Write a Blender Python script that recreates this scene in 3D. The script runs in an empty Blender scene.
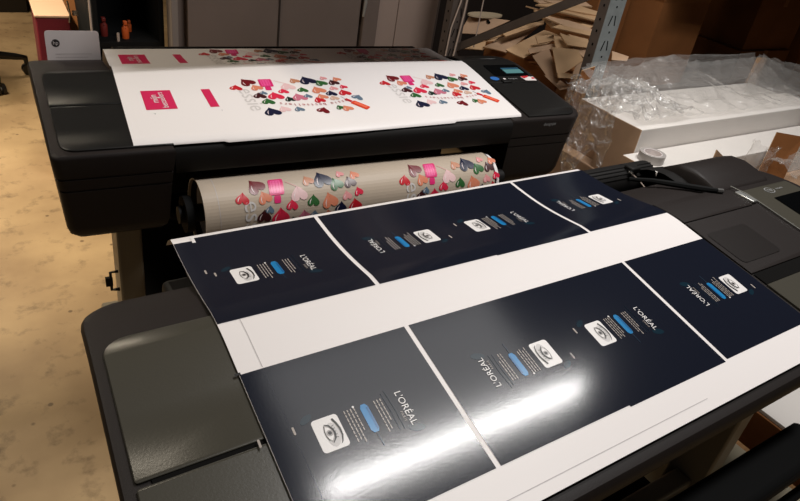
import bpy, bmesh, math, random
from mathutils import Vector, Matrix, noise
random.seed(7)
C = bpy.context.scene.collection
SC = bpy.context.scene
PI = math.pi
R = math.radians

# ------------------------------------------------------------------ materials
def srgb(r, g, b):
    def f(c):
        c /= 255.0
        return c / 12.92 if c <= .04045 else ((c + .055) / 1.055) ** 2.4
    return (f(r), f(g), f(b), 1)

def mat(name, col, rough=.5, metal=0, spec=.5, var=0, vscale=8, bump=0, bscale=60, coat=0, coat_r=.1, detail=4, stretch=None):
    m = bpy.data.materials.new(name); m.use_nodes = True
    nt = m.node_tree; b = nt.nodes['Principled BSDF']
    b.inputs['Base Color'].default_value = col
    b.inputs['Roughness'].default_value = rough
    b.inputs['Metallic'].default_value = metal
    b.inputs['Specular IOR Level'].default_value = spec
    b.inputs['Coat Weight'].default_value = coat
    b.inputs['Coat Roughness'].default_value = coat_r
    if var or bump:
        tc = nt.nodes.new('ShaderNodeTexCoord')
        mp = nt.nodes.new('ShaderNodeMapping')
        nt.links.new(tc.outputs['Object'], mp.inputs['Vector'])
        if stretch: mp.inputs['Scale'].default_value = stretch
    if var:
        n = nt.nodes.new('ShaderNodeTexNoise'); n.inputs['Scale'].default_value = vscale; n.inputs['Detail'].default_value = detail
        nt.links.new(mp.outputs[0], n.inputs['Vector'])
        r = nt.nodes.new('ShaderNodeValToRGB')
        r.color_ramp.elements[0].position = .3; r.color_ramp.elements[1].position = .7
        r.color_ramp.elements[0].color = tuple(c * (1 - var) for c in col[:3]) + (1,)
        r.color_ramp.elements[1].color = tuple(min(1, c * (1 + var)) for c in col[:3]) + (1,)
        nt.links.new(n.outputs['Fac'], r.inputs['Fac']); nt.links.new(r.outputs['Color'], b.inputs['Base Color'])
    if bump:
        n2 = nt.nodes.new('ShaderNodeTexNoise'); n2.inputs['Scale'].default_value = bscale; n2.inputs['Detail'].default_value = 3
        nt.links.new(mp.outputs[0], n2.inputs['Vector'])
        bp = nt.nodes.new('ShaderNodeBump'); bp.inputs['Strength'].default_value = bump; bp.inputs['Distance'].default_value = .002
        nt.links.new(n2.outputs['Fac'], bp.inputs['Height']); nt.links.new(bp.outputs['Normal'], b.inputs['Normal'])
    return m

def emit(name, col, s):
    m = bpy.data.materials.new(name); m.use_nodes = True
    nt = m.node_tree; b = nt.nodes['Principled BSDF']
    b.inputs['Base Color'].default_value = (.01, .01, .01, 1); b.inputs['Roughness'].default_value = .2
    b.inputs['Emission Color'].default_value = col; b.inputs['Emission Strength'].default_value = s
    return m

M = {}
M['shell'] = mat('dark_brown_plastic', srgb(31, 25, 23), .55, spec=.3, bump=.12, bscale=500)
M['black'] = mat('black_plastic', srgb(20, 18, 17), .6, spec=.25)
M['roll_paper_shaded'] = mat('shaded_roll_paper', srgb(184, 168, 150), .45, spec=.3)  # shade under the tray is put into the roll's paper colour
M['cover'] = mat('gloss_grey_cover', srgb(68, 65, 57), .3, spec=.5, bump=.06, bscale=300)
M['cover_black'] = mat('gloss_black_cover', srgb(30, 29, 28), .3, spec=.45, bump=.06, bscale=300)
M['cavity'] = mat('matt_black', srgb(10, 10, 10), .8, spec=.2)
M['stand'] = mat('stand_grey_metal', srgb(128, 120, 104), .45, spec=.5)
M['silver'] = mat('silver_trim', srgb(190, 190, 186), .3, metal=.7)
M['glass'] = mat('black_panel_glass', srgb(8, 9, 10), .12)
M['window'] = mat('smoky_window', srgb(27, 22, 20), .4)
M['grey_lever'] = mat('grey_lever', srgb(70, 68, 66), .5)
M['screen'] = emit('lit_screen', srgb(110, 170, 170), .55)
M['screen_line'] = emit('lit_screen_bar', srgb(60, 120, 150), .4)
M['blue_sticker'] = mat('blue_sticker', srgb(50, 105, 175), .4)
M['red_sticker'] = mat('red_sticker', srgb(190, 45, 50), .4)
M['white_sticker'] = mat('white_sticker', srgb(225, 215, 212), .5)
M['grey_mark'] = mat('grey_lettering', srgb(150, 150, 150), .4)
M['chrome'] = mat('chrome', srgb(220, 220, 220), .12, metal=1)
M['paper'] = mat('white_print_paper', srgb(232, 226, 224), .42, spec=.4, bump=.03, bscale=160)
M['paper_cut'] = mat('trim_line', srgb(190, 184, 184), .5)
M['navy'] = mat('navy_print', srgb(24, 27, 38), .135, spec=.5, bump=.015, bscale=260)
M['navy_fold'] = mat('navy_print_fold_line', srgb(30, 33, 44), .135, spec=.5)
M['white_ink'] = mat('unprinted_white', srgb(230, 226, 224), .3)
M['teal_ink'] = mat('teal_glow_print', srgb(22, 42, 54), .135, spec=.5)
M['blue_ink'] = mat('blue_brush_print', srgb(34, 122, 178), .2, spec=.5)
M['blue_ink_dark'] = mat('deep_blue_print', srgb(28, 96, 148), .2, spec=.5)
M['text_ink'] = mat('pale_text_print', srgb(168, 158, 150), .2)
M['grey_ink'] = mat('grey_eye_print', srgb(165, 160, 158), .35)
M['lid_ink'] = mat('light_grey_lid_print', srgb(200, 196, 194), .35)
M['dark_ink'] = mat('black_eye_print', srgb(30, 28, 28), .35)
M['line_ink'] = mat('slate_line_print', srgb(40, 52, 66), .135, spec=.5)
PINK = srgb(205, 38, 86)
M['pink_label'] = mat('pink_label_print', PINK, .4)
HC = dict(red=(196, 32, 44), darkred=(110, 18, 28), pinkred=(214, 42, 72), pink=(222, 150, 150), hotpink=(214, 40, 110), hotpink2=(232, 84, 150),
          tan=(190, 130, 100), mauve=(196, 110, 130), green=(46, 96, 48), dkgreen=(24, 44, 36), navy=(22, 26, 54), brown=(62, 22, 26),
          slate=(96, 116, 134), ltpink=(226, 190, 190), orange=(222, 66, 40), orange2=(236, 110, 80), coral=(214, 130, 100), beige=(206, 170, 150))
for k, v in HC.items(): M['h_' + k] = mat('polish_' + k, srgb(*v), .35)
M['h_shine'] = mat('polish_shine', srgb(236, 220, 220), .35)
M['h_grey'] = mat('pale_outline_letters', srgb(206, 200, 197), .4)
M['script_red'] = mat('red_script_print', srgb(170, 50, 60), .4)
M['card'] = mat('card_paper', srgb(214, 204, 202), .6)
M['card_line'] = mat('card_print_lines', srgb(186, 176, 176), .6)
M['card_logo'] = mat('card_logo_ink', srgb(46, 40, 40), .5)
M['floor'] = None
M['kraft'] = mat('kraft_cardboard', srgb(180, 148, 120), .75, spec=.2, var=.12, vscale=6, bump=.1, bscale=80)
M['kraft_pale'] = mat('pale_cardboard', srgb(186, 152, 116), .75, spec=.2, var=.1, vscale=7)
M['kraft_dark'] = mat('brown_cardboard', srgb(126, 80, 44), .75, spec=.2, var=.12, vscale=5)
M['kraft_white'] = mat('white_coated_board', srgb(226, 220, 214), .55, spec=.3, var=.02, vscale=5)
M['tape'] = mat('brown_tape', srgb(150, 100, 60), .3)
M['wood'] = mat('rough_wood', srgb(150, 112, 74), .75, spec=.2, var=.25, vscale=14, stretch=(1, 8, 8), bump=.3, bscale=90)
M['galv'] = mat('galvanised_steel', srgb(140, 146, 146), .45, metal=.35, var=.12, vscale=20)
M['galv_dark'] = mat('painted_and_shaded_steel', srgb(92, 82, 76), .5, metal=.2, var=.1, vscale=12)
M['hole'] = mat('dark_hole', srgb(14, 13, 12), .9, spec=.1)
M['wall'] = mat('grey_brown_wall', srgb(104, 91, 84), .7, spec=.2, var=.08, vscale=3, bump=.1, bscale=60)
M['wall_pale'] = mat('pale_wall_board', srgb(146, 128, 118), .7, spec=.2, var=.06, vscale=3)
M['wall_dark'] = mat('dark_wall', srgb(44, 36, 32), .8, spec=.15, var=.15, vscale=3)
M['seam'] = mat('seam_metal', srgb(120, 120, 116), .4, metal=.3)
M['trim'] = mat('grey_trim', srgb(120, 110, 104), .6)
M['redbox'] = mat('red_printed_board', srgb(104, 20, 34), .5, var=.08, vscale=5)
M['redbox_top'] = mat('cream_board', srgb(196, 160, 130), .6)
M['cable'] = mat('pale_cable', srgb(176, 158, 146), .5)
M['cable_dark'] = mat('dark_cable', srgb(40, 34, 32), .5)
M['orange'] = mat('orange_plastic', srgb(190, 84, 34), .4)
M['darkred'] = mat('dark_red_plastic', srgb(110, 36, 30), .4)
M['chair'] = mat('chair_black_plastic', srgb(28, 25, 23), .4)
M['fabric'] = mat('chair_fabric', srgb(34, 32, 34), .9, bump=.3, bscale=400)
M['tape_grey'] = mat('clear_tape', srgb(170, 164, 160), .25)
M['beige_board'] = mat('beige_board', srgb(176, 166, 142), .7, var=.05)
M['foam'] = mat('pale_foam', srgb(190, 170, 140), .8)

def floor_mat():
    m = bpy.data.materials.new('worn_concrete_floor'); m.use_nodes = True
    nt = m.node_tree; b = nt.nodes['Principled BSDF']; N = nt.nodes.new; L = nt.links.new
    tc = N('ShaderNodeTexCoord')
    n1 = N('ShaderNodeTexNoise'); n1.inputs['Scale'].default_value = 2.2; n1.inputs['Detail'].default_value = 6
    n2 = N('ShaderNodeTexNoise'); n2.inputs['Scale'].default_value = 11; n2.inputs['Detail'].default_value = 8; n2.inputs['Roughness'].default_value = .65
    L(tc.outputs['Object'], n1.inputs['Vector']); L(tc.outputs['Object'], n2.inputs['Vector'])
    r1 = N('ShaderNodeValToRGB'); r1.color_ramp.elements[0].color = srgb(150, 122, 88); r1.color_ramp.elements[1].color = srgb(196, 166, 124)
    r1.color_ramp.elements[0].position = .3; r1.color_ramp.elements[1].position = .7
    L(n1.outputs['Fac'], r1.inputs['Fac'])
    r2 = N('ShaderNodeValToRGB'); r2.color_ramp.elements[0].position = .3; r2.color_ramp.elements[1].position = .46
    r2.color_ramp.elements[0].color = (.14, .12, .1, 1); r2.color_ramp.elements[1].color = (1, 1, 1, 1)
    L(n2.outputs['Fac'], r2.inputs['Fac'])
    mx = N('ShaderNodeMix'); mx.data_type = 'RGBA'; mx.blend_type = 'MULTIPLY'; mx.inputs['Factor'].default_value = .55
    L(r1.outputs['Color'], mx.inputs['A']); L(r2.outputs['Color'], mx.inputs['B'])
    # small dark specks
    v = N('ShaderNodeTexVoronoi'); v.inputs['Scale'].default_value = 9; L(tc.outputs['Object'], v.inputs['Vector'])
    r3 = N('ShaderNodeValToRGB'); r3.color_ramp.elements[0].position = .05; r3.color_ramp.elements[1].position = .09
    r3.color_ramp.elements[0].color = (.16, .12, .09, 1); r3.color_ramp.elements[1].color = (1, 1, 1, 1)
    L(v.outputs['Distance'], r3.inputs['Fac'])
    mx2 = N('ShaderNodeMix'); mx2.data_type = 'RGBA'; mx2.blend_type = 'MULTIPLY'; mx2.inputs['Factor'].default_value = .7
    L(mx.outputs['Result'], mx2.inputs['A']); L(r3.outputs['Color'], mx2.inputs['B'])
    L(mx2.outputs['Result'], b.inputs['Base Color'])
    b.inputs['Roughness'].default_value = .5; b.inputs['Specular IOR Level'].default_value = .35
    bp = N('ShaderNodeBump'); bp.inputs['Strength'].default_value = .25; bp.inputs['Distance'].default_value = .004
    L(n2.outputs['Fac'], bp.inputs['Height']); L(bp.outputs['Normal'], b.inputs['Normal'])
    return m
M['floor'] = floor_mat()

def film_mat():
    m = bpy.data.materials.new('clear_plastic_film'); m.use_nodes = True
    nt = m.node_tree; N = nt.nodes.new; L = nt.links.new
    nt.nodes.remove(nt.nodes['Principled BSDF']); out = nt.nodes['Material Output']
    tr = N('ShaderNodeBsdfTransparent'); tr.inputs['Color'].default_value = (.985, .98, .975, 1)
    gl = N('ShaderNodeBsdfGlossy'); gl.inputs['Roughness'].default_value = .14; gl.inputs['Color'].default_value = (1, 1, 1, 1)
    df = N('ShaderNodeBsdfDiffuse'); df.inputs['Color'].default_value = (.85, .83, .8, 1); tl = N('ShaderNodeBsdfTranslucent'); tl.inputs['Color'].default_value = (.85, .83, .8, 1); dm = N('ShaderNodeMixShader'); dm.inputs['Fac'].default_value = .4; nt.links.new(df.outputs[0], dm.inputs[1]); nt.links.new(tl.outputs[0], dm.inputs[2])
    tc = N('ShaderNodeTexCoord'); n = N('ShaderNodeTexNoise'); n.inputs['Scale'].default_value = 26; n.inputs['Detail'].default_value = 4; n.inputs['Distortion'].default_value = 1.2
    L(tc.outputs['Object'], n.inputs['Vector'])
    bp = N('ShaderNodeBump'); bp.inputs['Strength'].default_value = .7; bp.inputs['Distance'].default_value = .01
    L(n.outputs['Fac'], bp.inputs['Height']); L(bp.outputs['Normal'], gl.inputs['Normal'])
    m1 = N('ShaderNodeMixShader'); m1.inputs['Fac'].default_value = .2
    L(tr.outputs[0], m1.inputs[1]); L(dm.outputs[0], m1.inputs[2])
    fr = N('ShaderNodeFresnel'); fr.inputs['IOR'].default_value = 1.45; L(bp.outputs['Normal'], fr.inputs['Normal'])
    ad = N('ShaderNodeMath'); ad.operation = 'MULTIPLY'; ad.inputs[1].default_value = .8; L(fr.outputs[0], ad.inputs[0]); mn = N('ShaderNodeMath'); mn.operation = 'MINIMUM'; mn.inputs[1].default_value = .3; L(ad.outputs[0], mn.inputs[0])
    m2 = N('ShaderNodeMixShader'); L(mn.outputs[0], m2.inputs['Fac']); L(m1.outputs[0], m2.inputs[1]); L(gl.outputs[0], m2.inputs[2])
    L(m2.outputs[0], out.inputs['Surface'])
    return m
M['film'] = film_mat()

# ------------------------------------------------------------------ mesh builder
class MB:
    def __init__(s): s.v = []; s.f = []; s.m = []; s.mats = []; s.T = None
    def mi(s, m):
        if m not in s.mats: s.mats.append(m)
        return s.mats.index(m)
    def vert(s, p):
        p = Vector(p)
        if s.T is not None: p = s.T @ p
        s.v.append(p); return len(s.v) - 1
    def face(s, idx, m): s.f.append(list(idx)); s.m.append(s.mi(m))
    def quad(s, pts, m): s.face([s.vert(p) for p in pts], m)
    def box(s, a, b, m, mx=None):
        (x0, y0, z0), (x1, y1, z1) = a, b
        P = [(x0, y0, z0), (x1, y0, z0), (x1, y1, z0), (x0, y1, z0), (x0, y0, z1), (x1, y0, z1), (x1, y1, z1), (x0, y1, z1)]
        if mx is not None: P = [mx @ Vector(p) for p in P]
        i = [s.vert(p) for p in P]
        mm = m if isinstance(m, (list, tuple)) else [m] * 6     # bottom, top, front(-y), right(+x), back, left
        for k, q in enumerate([(0, 3, 2, 1), (4, 5, 6, 7), (0, 1, 5, 4), (1, 2, 6, 5), (2, 3, 7, 6), (3, 0, 4, 7)]):
            s.face([i[t] for t in q], mm[k])
    def tube(s, pts, r, m, n=10, cap=True):
        pts = [Vector(p) for p in pts]; rings = []; prev = None
        for k, p in enumerate(pts):
            d = (pts[min(k + 1, len(pts) - 1)] - pts[max(k - 1, 0)]).normalized()
            if prev is None:
                a = Vector((0, 0, 1)) if abs(d.z) < .9 else Vector((1, 0, 0))
                x = d.cross(a).normalized()
            else:
                x = (prev - d * prev.dot(d)).normalized()
            prev = x; y = d.cross(x)
            rr = r[k] if isinstance(r, (list, tuple)) else r
            rings.append([s.vert(p + rr * (math.cos(2 * PI * t / n) * x + math.sin(2 * PI * t / n) * y)) for t in range(n)])
        for k in range(len(rings) - 1):
            for t in range(n):
                s.face([rings[k][t], rings[k][(t + 1) % n], rings[k + 1][(t + 1) % n], rings[k + 1][t]], m)
        if cap:
            s.face(rings[0][::-1], m); s.face(rings[-1], m)
    def slab(s, q, n, t, m, me=None):
        """four corners q, thickness t along -n"""
        q = [Vector(p) for p in q]; n = Vector(n)
        a = [s.vert(p) for p in q]; b = [s.vert(p - n * t) for p in q]
        s.face(a, m); s.face(b[::-1], m)
        for k in range(4): s.face([a[k], b[k], b[(k + 1) % 4], a[(k + 1) % 4]], me or m)
    def build(s, name, parent=None, loc=None, rz=0, bevel=0, sharp=40, seg=2, fix=True):
        me = bpy.data.meshes.new(name)
        me.from_pydata([tuple(p) for p in s.v], [], s.f)
        for m in s.mats: me.materials.append(m)
        for p, k in zip(me.polygons, s.m): p.material_index = k
        me.update()
        if fix:
            bm = bmesh.new(); bm.from_mesh(me)
            bmesh.ops.recalc_face_normals(bm, faces=bm.faces)
            for f in bm.faces: f.smooth = True
            for e in bm.edges:
                if len(e.link_faces) == 2 and e.calc_face_angle(0) > R(sharp): e.smooth = False
            bm.to_mesh(me); bm.free()
        o = bpy.data.objects.new(name, me); C.objects.link(o)
        if parent is not None: o.parent = parent
        if loc is not None: o.location = loc
        o.rotation_euler.z = rz
        if bevel:
            md = o.modifiers.new('bevel', 'BEVEL'); md.width = bevel; md.segments = seg; md.limit_method = 'ANGLE'; md.angle_limit = R(40)
            md.harden_normals = False
        return o

def tag(o, label=None, cat=None, group=None, kind=None):
    if label: o['label'] = label
    if cat: o['category'] = cat
    if group: o['group'] = group
    if kind: o['kind'] = kind
    return o
def empty(name, loc, rz, label, cat, group=None):
    o = bpy.data.objects.new(name, None); C.objects.link(o); o.location = loc; o.rotation_euler.z = rz
    o.empty_display_size = .1
    return tag(o, label, cat, group)

def text_polys(txt, size, align='CENTER', spacing=1.0):
    """flat triangles of a text, in its own plane (x right, y up)"""
    cu = bpy.data.curves.new('t', 'FONT'); cu.body = txt; cu.size = size; cu.align_x = align; cu.align_y = 'CENTER'
    cu.space_character = spacing; cu.resolution_u = 3
    ob = bpy.data.objects.new('t', cu); C.objects.link(ob)
    dg = bpy.context.evaluated_depsgraph_get()
    me = bpy.data.meshes.new_from_object(ob.evaluated_get(dg))
    vs = [(v.co.x, v.co.y) for v in me.vertices]; fs = [list(p.vertices) for p in me.polygons]
    bpy.data.objects.remove(ob); bpy.data.curves.remove(cu); bpy.data.meshes.remove(me)
    return vs, fs
_tc = {}
def put_text(mb, mp, txt, size, u, v, rot, m, h=.0006, spacing=1.0, sx=1.0):
    key = (txt, size, spacing)
    if key not in _tc: _tc[key] = text_polys(txt, size, spacing=spacing)
    vs, fs = _tc[key]; c, s_ = math.cos(rot), math.sin(rot)
    ids = [mb.vert(mp(u + sx * x * c - y * s_, v + sx * x * s_ + y * c, h)) for x, y in vs]
    for f in fs: mb.face([ids[i] for i in f], m)
def put_poly(mb, mp, pts, m, h):
    mb.face([mb.vert(mp(u, v, h)) for u, v in pts], m)
def put_slices(mb, mp, tr, x0, x1, y0, y1, r, m, h, n=9):
    """rounded rectangle cut in cross strips so that it can follow a curved surface"""
    A, B = [], []
    for k in range(n + 1):
        y = y0 + (y1 - y0) * (1 - math.cos(PI * k / n)) / 2; d = min(y - y0, y1 - y); i = 0
        if d < r: i = r - math.sqrt(max(0, r * r - (r - d) ** 2))
        A.append(mb.vert(mp(*tr(x0 + i, y), h))); B.append(mb.vert(mp(*tr(x1 - i, y), h)))
    for k in range(n): mb.face([A[k], B[k], B[k + 1], A[k + 1]], m)
def put_grid(mb, mp, fu0, fu1, vs, nu, m, h):
    rows = []
    for v in vs:
        a, b = fu0(v), fu1(v)
        rows.append([mb.vert(mp(a + (b - a) * k / nu, v, h)) for k in range(nu + 1)])
    for i in range(len(vs) - 1):
        for k in range(nu):
            mb.face([rows[i][k], rows[i][k + 1], rows[i + 1][k + 1], rows[i + 1][k]], m)
def frange(a, b, n): return [a + (b - a) * k / n for k in range(n + 1)]
def rrect(u0, u1, v0, v1, r, n=4):
    P = []
    for cx, cy, a0 in ((u1 - r, v1 - r, 0), (u0 + r, v1 - r, 90), (u0 + r, v0 + r, 180), (u1 - r, v0 + r, 270)):
        for k in range(n + 1):
            a = R(a0 + 90 * k / n); P.append((cx + r * math.cos(a), cy + r * math.sin(a)))
    return P
def ellipse(u, v, a, b, rot=0, n=14):
    return [(u + a * math.cos(t) * math.cos(rot) - b * math.sin(t) * math.sin(rot), v + a * math.cos(t) * math.sin(rot) + b * math.sin(t) * math.cos(rot)) for t in [2 * PI * k / n for k in range(n)]]
def stroke(pts, w):
    """closed outline of a thick polyline"""
    L_, R_ = [], []
    for i, (x, y) in enumerate(pts):
        x0, y0 = pts[max(i - 1, 0)]; x1, y1 = pts[min(i + 1, len(pts) - 1)]
        dx, dy = x1 - x0, y1 - y0; l = math.hypot(dx, dy) or 1
        ww = w[i] if isinstance(w, (list, tuple)) else w
        L_.append((x - dy / l * ww / 2, y + dx / l * ww / 2)); R_.append((x + dy / l * ww / 2, y - dx / l * ww / 2))
    return L_, R_
def put_stroke(mb, mp, pts, w, m, h):
    a, b = stroke(pts, w)
    A = [mb.vert(mp(u, v, h)) for u, v in a]; B = [mb.vert(mp(u, v, h)) for u, v in b]
    for k in range(len(A) - 1): mb.face([A[k], B[k], B[k + 1], A[k + 1]], m)

# ------------------------------------------------------------------ printers
RZ = 1.0404                      # height of the ridge of the sloping top
TF = math.tan(R(6.5)); TB = math.tan(R(5))
def prof(v):                     # top of the printers, front slope, ridge, back slope
    if v < -.03: return v * TF + .0015
    if v > .03: return -v * TB
    t = (v + .03) / .06
    a, b = -.03 * TF + .0015, -.03 * TB
    return a * (1 - t) + b * t + .0022 * 4 * t * (1 - t) * .5
def mprof(v):                    # printer end modules round off towards the back
    z = prof(v)
    if v > .06: z -= ((v - .06) / .085) ** 2 * .010
    return z
def samples(v0, v1, rb, rf, extra=()):
    s = {v0, v1}
    for k in range(7):
        s.add(v1 - rb * (1 - math.cos(PI / 2 * k / 6))); s.add(v0 + rf * (1 - math.cos(PI / 2 * k / 6)))
    for v in extra:
        if v0 < v < v1: s.add(v)
    return sorted(round(x, 5) for x in s)
def corner(u0, sgn, v0, v1, rb, rf, sh=0):
    """edge u0 with rounded corners; sgn +1 when the module lies on the + side of it"""
    def f(v):
        d = 0
        if v > v1 - rb: t = (v - (v1 - rb)) / rb; d = rb * (1 - math.sqrt(max(0, 1 - t * t)))
        if v < v0 + rf: t = ((v0 + rf) - v) / rf; d = rf * (1 - math.sqrt(max(0, 1 - t * t)))
        return u0 + sgn * d + sh * v
    return f
def loft(mb, vs, uL, uR, zt, levels, m, capm=None, bottom=True):
    v0, v1 = vs[0], vs[-1]; vc = (v0 + v1) / 2; hv = (v1 - v0) / 2
    rings = []
    for ins, kind, z in levels:
        Lc, Rc = [], []
        for v in vs:
            vv = vc + (v - vc) * (1 - ins / hv)
            zz = RZ + zt(v) + z if kind == 'd' else z
            Lc.append(mb.vert((uL(v) + ins, vv, zz))); Rc.append(mb.vert((uR(v) - ins, vv, zz)))
        rings.append((Lc, Rc))
    n = len(vs)
    for i in range(n - 1):
        mb.face([rings[0][0][i], rings[0][1][i], rings[0][1][i + 1], rings[0][0][i + 1]], capm or m)
        if bottom: mb.face([rings[-1][0][i + 1], rings[-1][1][i + 1], rings[-1][1][i], rings[-1][0][i]], m)
    for k in range(len(rings) - 1):
        a, b = rings[k], rings[k + 1]
        ra = a[0] + a[1][::-1]; rb = b[0] + b[1][::-1]
        for i in range(len(ra)):
            j = (i + 1) % len(ra)
            mb.face([ra[i], ra[j], rb[j], rb[i]], m)
EXTRA = (-.3, -.2, -.1, -.03, -.015, 0, .015, .03, .06, .08, .1, .12)
def module_levels(zb, slim=False, k=1):
    if k == 0: return [(.010, 'd', -.004), (.004, 'd', -.005), (.001, 'd', -.009), (0, 'd', -.014), (.005, 'z', .936), (.008, 'z', .935), (.008, 'z', .932), (.006, 'z', .931), (.008, 'z', .906), (.011, 'z', .905), (.011, 'z', .902), (.009, 'z', .901), (.016, 'z', zb + .04), (.021, 'z', zb + .022), (.034, 'z', zb + .007), (.056, 'z', zb)]
    if k != 1: return [(a if i < 4 else a * k, b, c) for i, (a, b, c) in enumerate(module_levels(zb))]
    if slim: return [(.010, 'd', -.004), (.004, 'd', -.005), (.001, 'd', -.009), (0, 'd', -.014), (.004, 'd', -.045), (.012, 'd', -.062), (.04, 'd', -.070)]
    return [(.010, 'd', -.004), (.004, 'd', -.005), (.001, 'd', -.009), (0, 'd', -.014), (.012, 'z', .936), (.015, 'z', .935), (.015, 'z', .932), (.013, 'z', .931),
            (.016, 'z', .906), (.019, 'z', .905), (.019, 'z', .902), (.017, 'z', .901), (.030, 'z', zb + .035), (.036, 'z', zb + .012), (.050, 'z', zb)]
def cover_piece(name, parent, u0, u1, v0, v1, m, rounds, left=True, t=.004, sh=0):
    rb, rf = rounds
    vs = samples(v0, v1, max(rb, .004), max(rf, .004), EXTRA)
    if left: uL = corner(u0, 1, v0, v1, max(rb, .004), max(rf, .004), sh); uR = lambda v: u1
    else: uR = corner(u1, -1, v0, v1, max(rb, .004), max(rf, .004)); uL = lambda v: u0
    mb = MB(); loft(mb, vs, uL, uR, prof, [(.001, 'd', 0), (0, 'd', -.001), (0, 'd', -.0075)], m)
    return mb.build(name, parent)
def zs2(v):                      # the far sheet drops faster behind its ridge, then lies nearly level
    if v <= 0: return prof(v)
    z = -.020 * (1 - math.exp(-v / .045)) + .0022 * 2 * math.exp(-(v / .01) ** 2) * 0 + prof(0) - .02 * v
    if v > .215: z -= (v - .215) ** 2 * 14 + (v - .215) * .18
    return z
def make_printer(label, loc, rz, UM, UR, near):
    """UM = where the right module begins, UR = right end"""
    t = empty('wide_format_printer', loc, rz, label, 'printer')
    # left module
    vb = .145
    ul = -.170 if near else -.188; sh = .065 if near else 0
    vs = samples(-.408, vb, .06, .018, EXTRA)
    mb = MB(); loft(mb, vs, corner(ul, 1, -.408, vb, .06, .018, sh), (lambda v: .065) if near else (lambda v: .065 if v < -.016 else -.004), mprof, module_levels(.765, k=1.7 if near else 0), M['shell'])
    mb.build('end_housing', t)
    cm = M['cover'] if near else M['cover_black']
    cover_piece('cover_panel', t, -.1525 if near else -.165, .064, -.195, .032 if near else -.018, cm, (.035, 0), sh=sh)
    cover_piece('cover_panel', t, -.1525 if near else -.165, .064, -.392, -.202, cm, (0, .03), sh=sh)
    mb = MB(); put_grid(mb, lambda u, v, h: (u, v, RZ + prof(v) + h), lambda v: -.148, lambda v: .06, [-.202, -.195], 1, M['hole'], -.0022); mb.build('panel_gap', t, fix=False)
    # right module
    if near:
        vbr = .165; vf = -.405
    else:
        vbr = .135; vf = -.392
    vs = samples(vf, vbr, .075, .06, EXTRA)
    mb = MB(); loft(mb, vs, (lambda v: UM) if near else (lambda v: UM if v < -.016 else 1.112), corner(UR, -1, vf, vbr, .075, .06), mprof, module_levels(.765, near, 1 if near else 0), M['shell'])
    mb.build('end_housing', t)
    # top tray in the middle
    mb = MB(); TM = M['shell'] if near else M['black']; off = 0 if near else .036
    vt = [-.432, -.43, -.425, -.415, -.40, -.36, -.3, -.2, -.1, -.03, -.015, 0, .015, .03, .04, .048, .052]
    top = [-.02, -.012, -.006, -.0035, -.003] + [-.003] * 9 + [-.005, -.009, -.018]
    P = [(v, RZ + prof(v) + d) for v, d in zip(vt, top)] + [(.052, RZ - .10), (.03, RZ - .105), (-.3, RZ - .085), (-.415, RZ - .090), (-.428, RZ - .086), (-.432, RZ - .078)] if near else [(v, RZ + prof(v) + d) if v < 0 else (v, RZ + zs2(v) - .004) for v, d in zip(vt, top)] + [(.052, RZ - .10), (.03, RZ - .105), (-.3, RZ - .105), (-.415, RZ - .122), (-.428, RZ - .118), (-.432, RZ - .11)]
    P = [(v + off if v < -.37 else v, z) for v, z in P]
    A = [mb.vert((.066, v, z)) for v, z in P]; B = [mb.vert((UM - .001, v, z)) for v, z in P]
    for i in range(len(P)):
        j = (i + 1) % len(P); mb.face([A[i], B[i], B[j], A[j]], TM)
    mb.face(A[::-1], TM); mb.face(B, TM)
    mb.build('paper_tray', t, sharp=30)
    # recessed paper path between ridge and rear bar, rear guide bar
    mb = MB(); mb.box((.0, .052, RZ - .115), (UM + .22 if near else UM, .24, RZ - .105), M['cavity'])
    mb.build('paper_path_floor', t)
    mb = MB(); rb = .042; vc, zc = .268, RZ - .0755
    ue = UM + .27 if near else UM + .03
    prs = [(vc + rb * math.cos(a), zc + rb * math.sin(a) * 1.0) for a in [2 * PI * k / 28 for k in range(28)]]
    A = [mb.vert((.045, v, z)) for v, z in prs]; B = [mb.vert((ue, v, z)) for v, z in prs]
    for i in range(28): mb.face([A[i], B[i], B[(i + 1) % 28], A[(i + 1) % 28]], M['black'])
    mb.face(A[::-1], M['black']); mb.face(B, M['black'])
    for k in range(4):                                             # moulded ribs along the bar
        a = R(100 + 14 * k); v, z = vc + (rb + .001) * math.cos(a), zc + (rb + .001) * math.sin(a)
        mb.tube([(.045, v, z), (ue, v, z)], .0016, M['black'], n=5)
    mb.build('rear_guide_bar', t)
    mb = MB(); mb.box((.0, .16, .80), (UR - .12, .30, RZ - .12), M['black'])
    mb.build('rear_housing', t, bevel=.012)
    mb = MB(); mb.box((.066, -.12, .79), (UM - .001, .16, RZ - .118), M['cavity'])
    mb.build('roll_bay_wall', t)
    # lower roll holder beam at the front
    mb = MB()
    Pq = [(-.50, .77), (-.43, .76), (-.418, .775), (-.418, .795), (-.43, .80), (-.49, .80), (-.50, .79)] if near else [(-.30, .74), (-.22, .735), (-.20, .75), (-.20, .765), (-.22, .775), (-.28, .775), (-.30, .765)]
    A = [mb.vert((.07, v, z)) for v, z in Pq]; B = [mb.vert((UM - .004, v, z)) for v, z in Pq]
    for i in range(len(Pq)): mb.face([A[i], B[i], B[(i + 1) % len(Pq)], A[(i + 1) % len(Pq)]], M['cavity'])
    mb.face(A[::-1], M['cavity']); mb.face(B, M['cavity'])
    mb.build('roll_holder_beam', t, bevel=.006)
    if near:
        mb = MB(); mb.tube([(.05, -.50, .70), (UM + .05, -.50, .70)], .010, M['cavity'], n=10); mb.build('basket_rod', t)
    # fabric catch bin slung below
    mb = MB(); sec = [(.06, .74), (.05, .55), (.0, .38), (-.12, .30), (-.26, .30), (-.34, .34)]; ub = UM + .09
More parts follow.
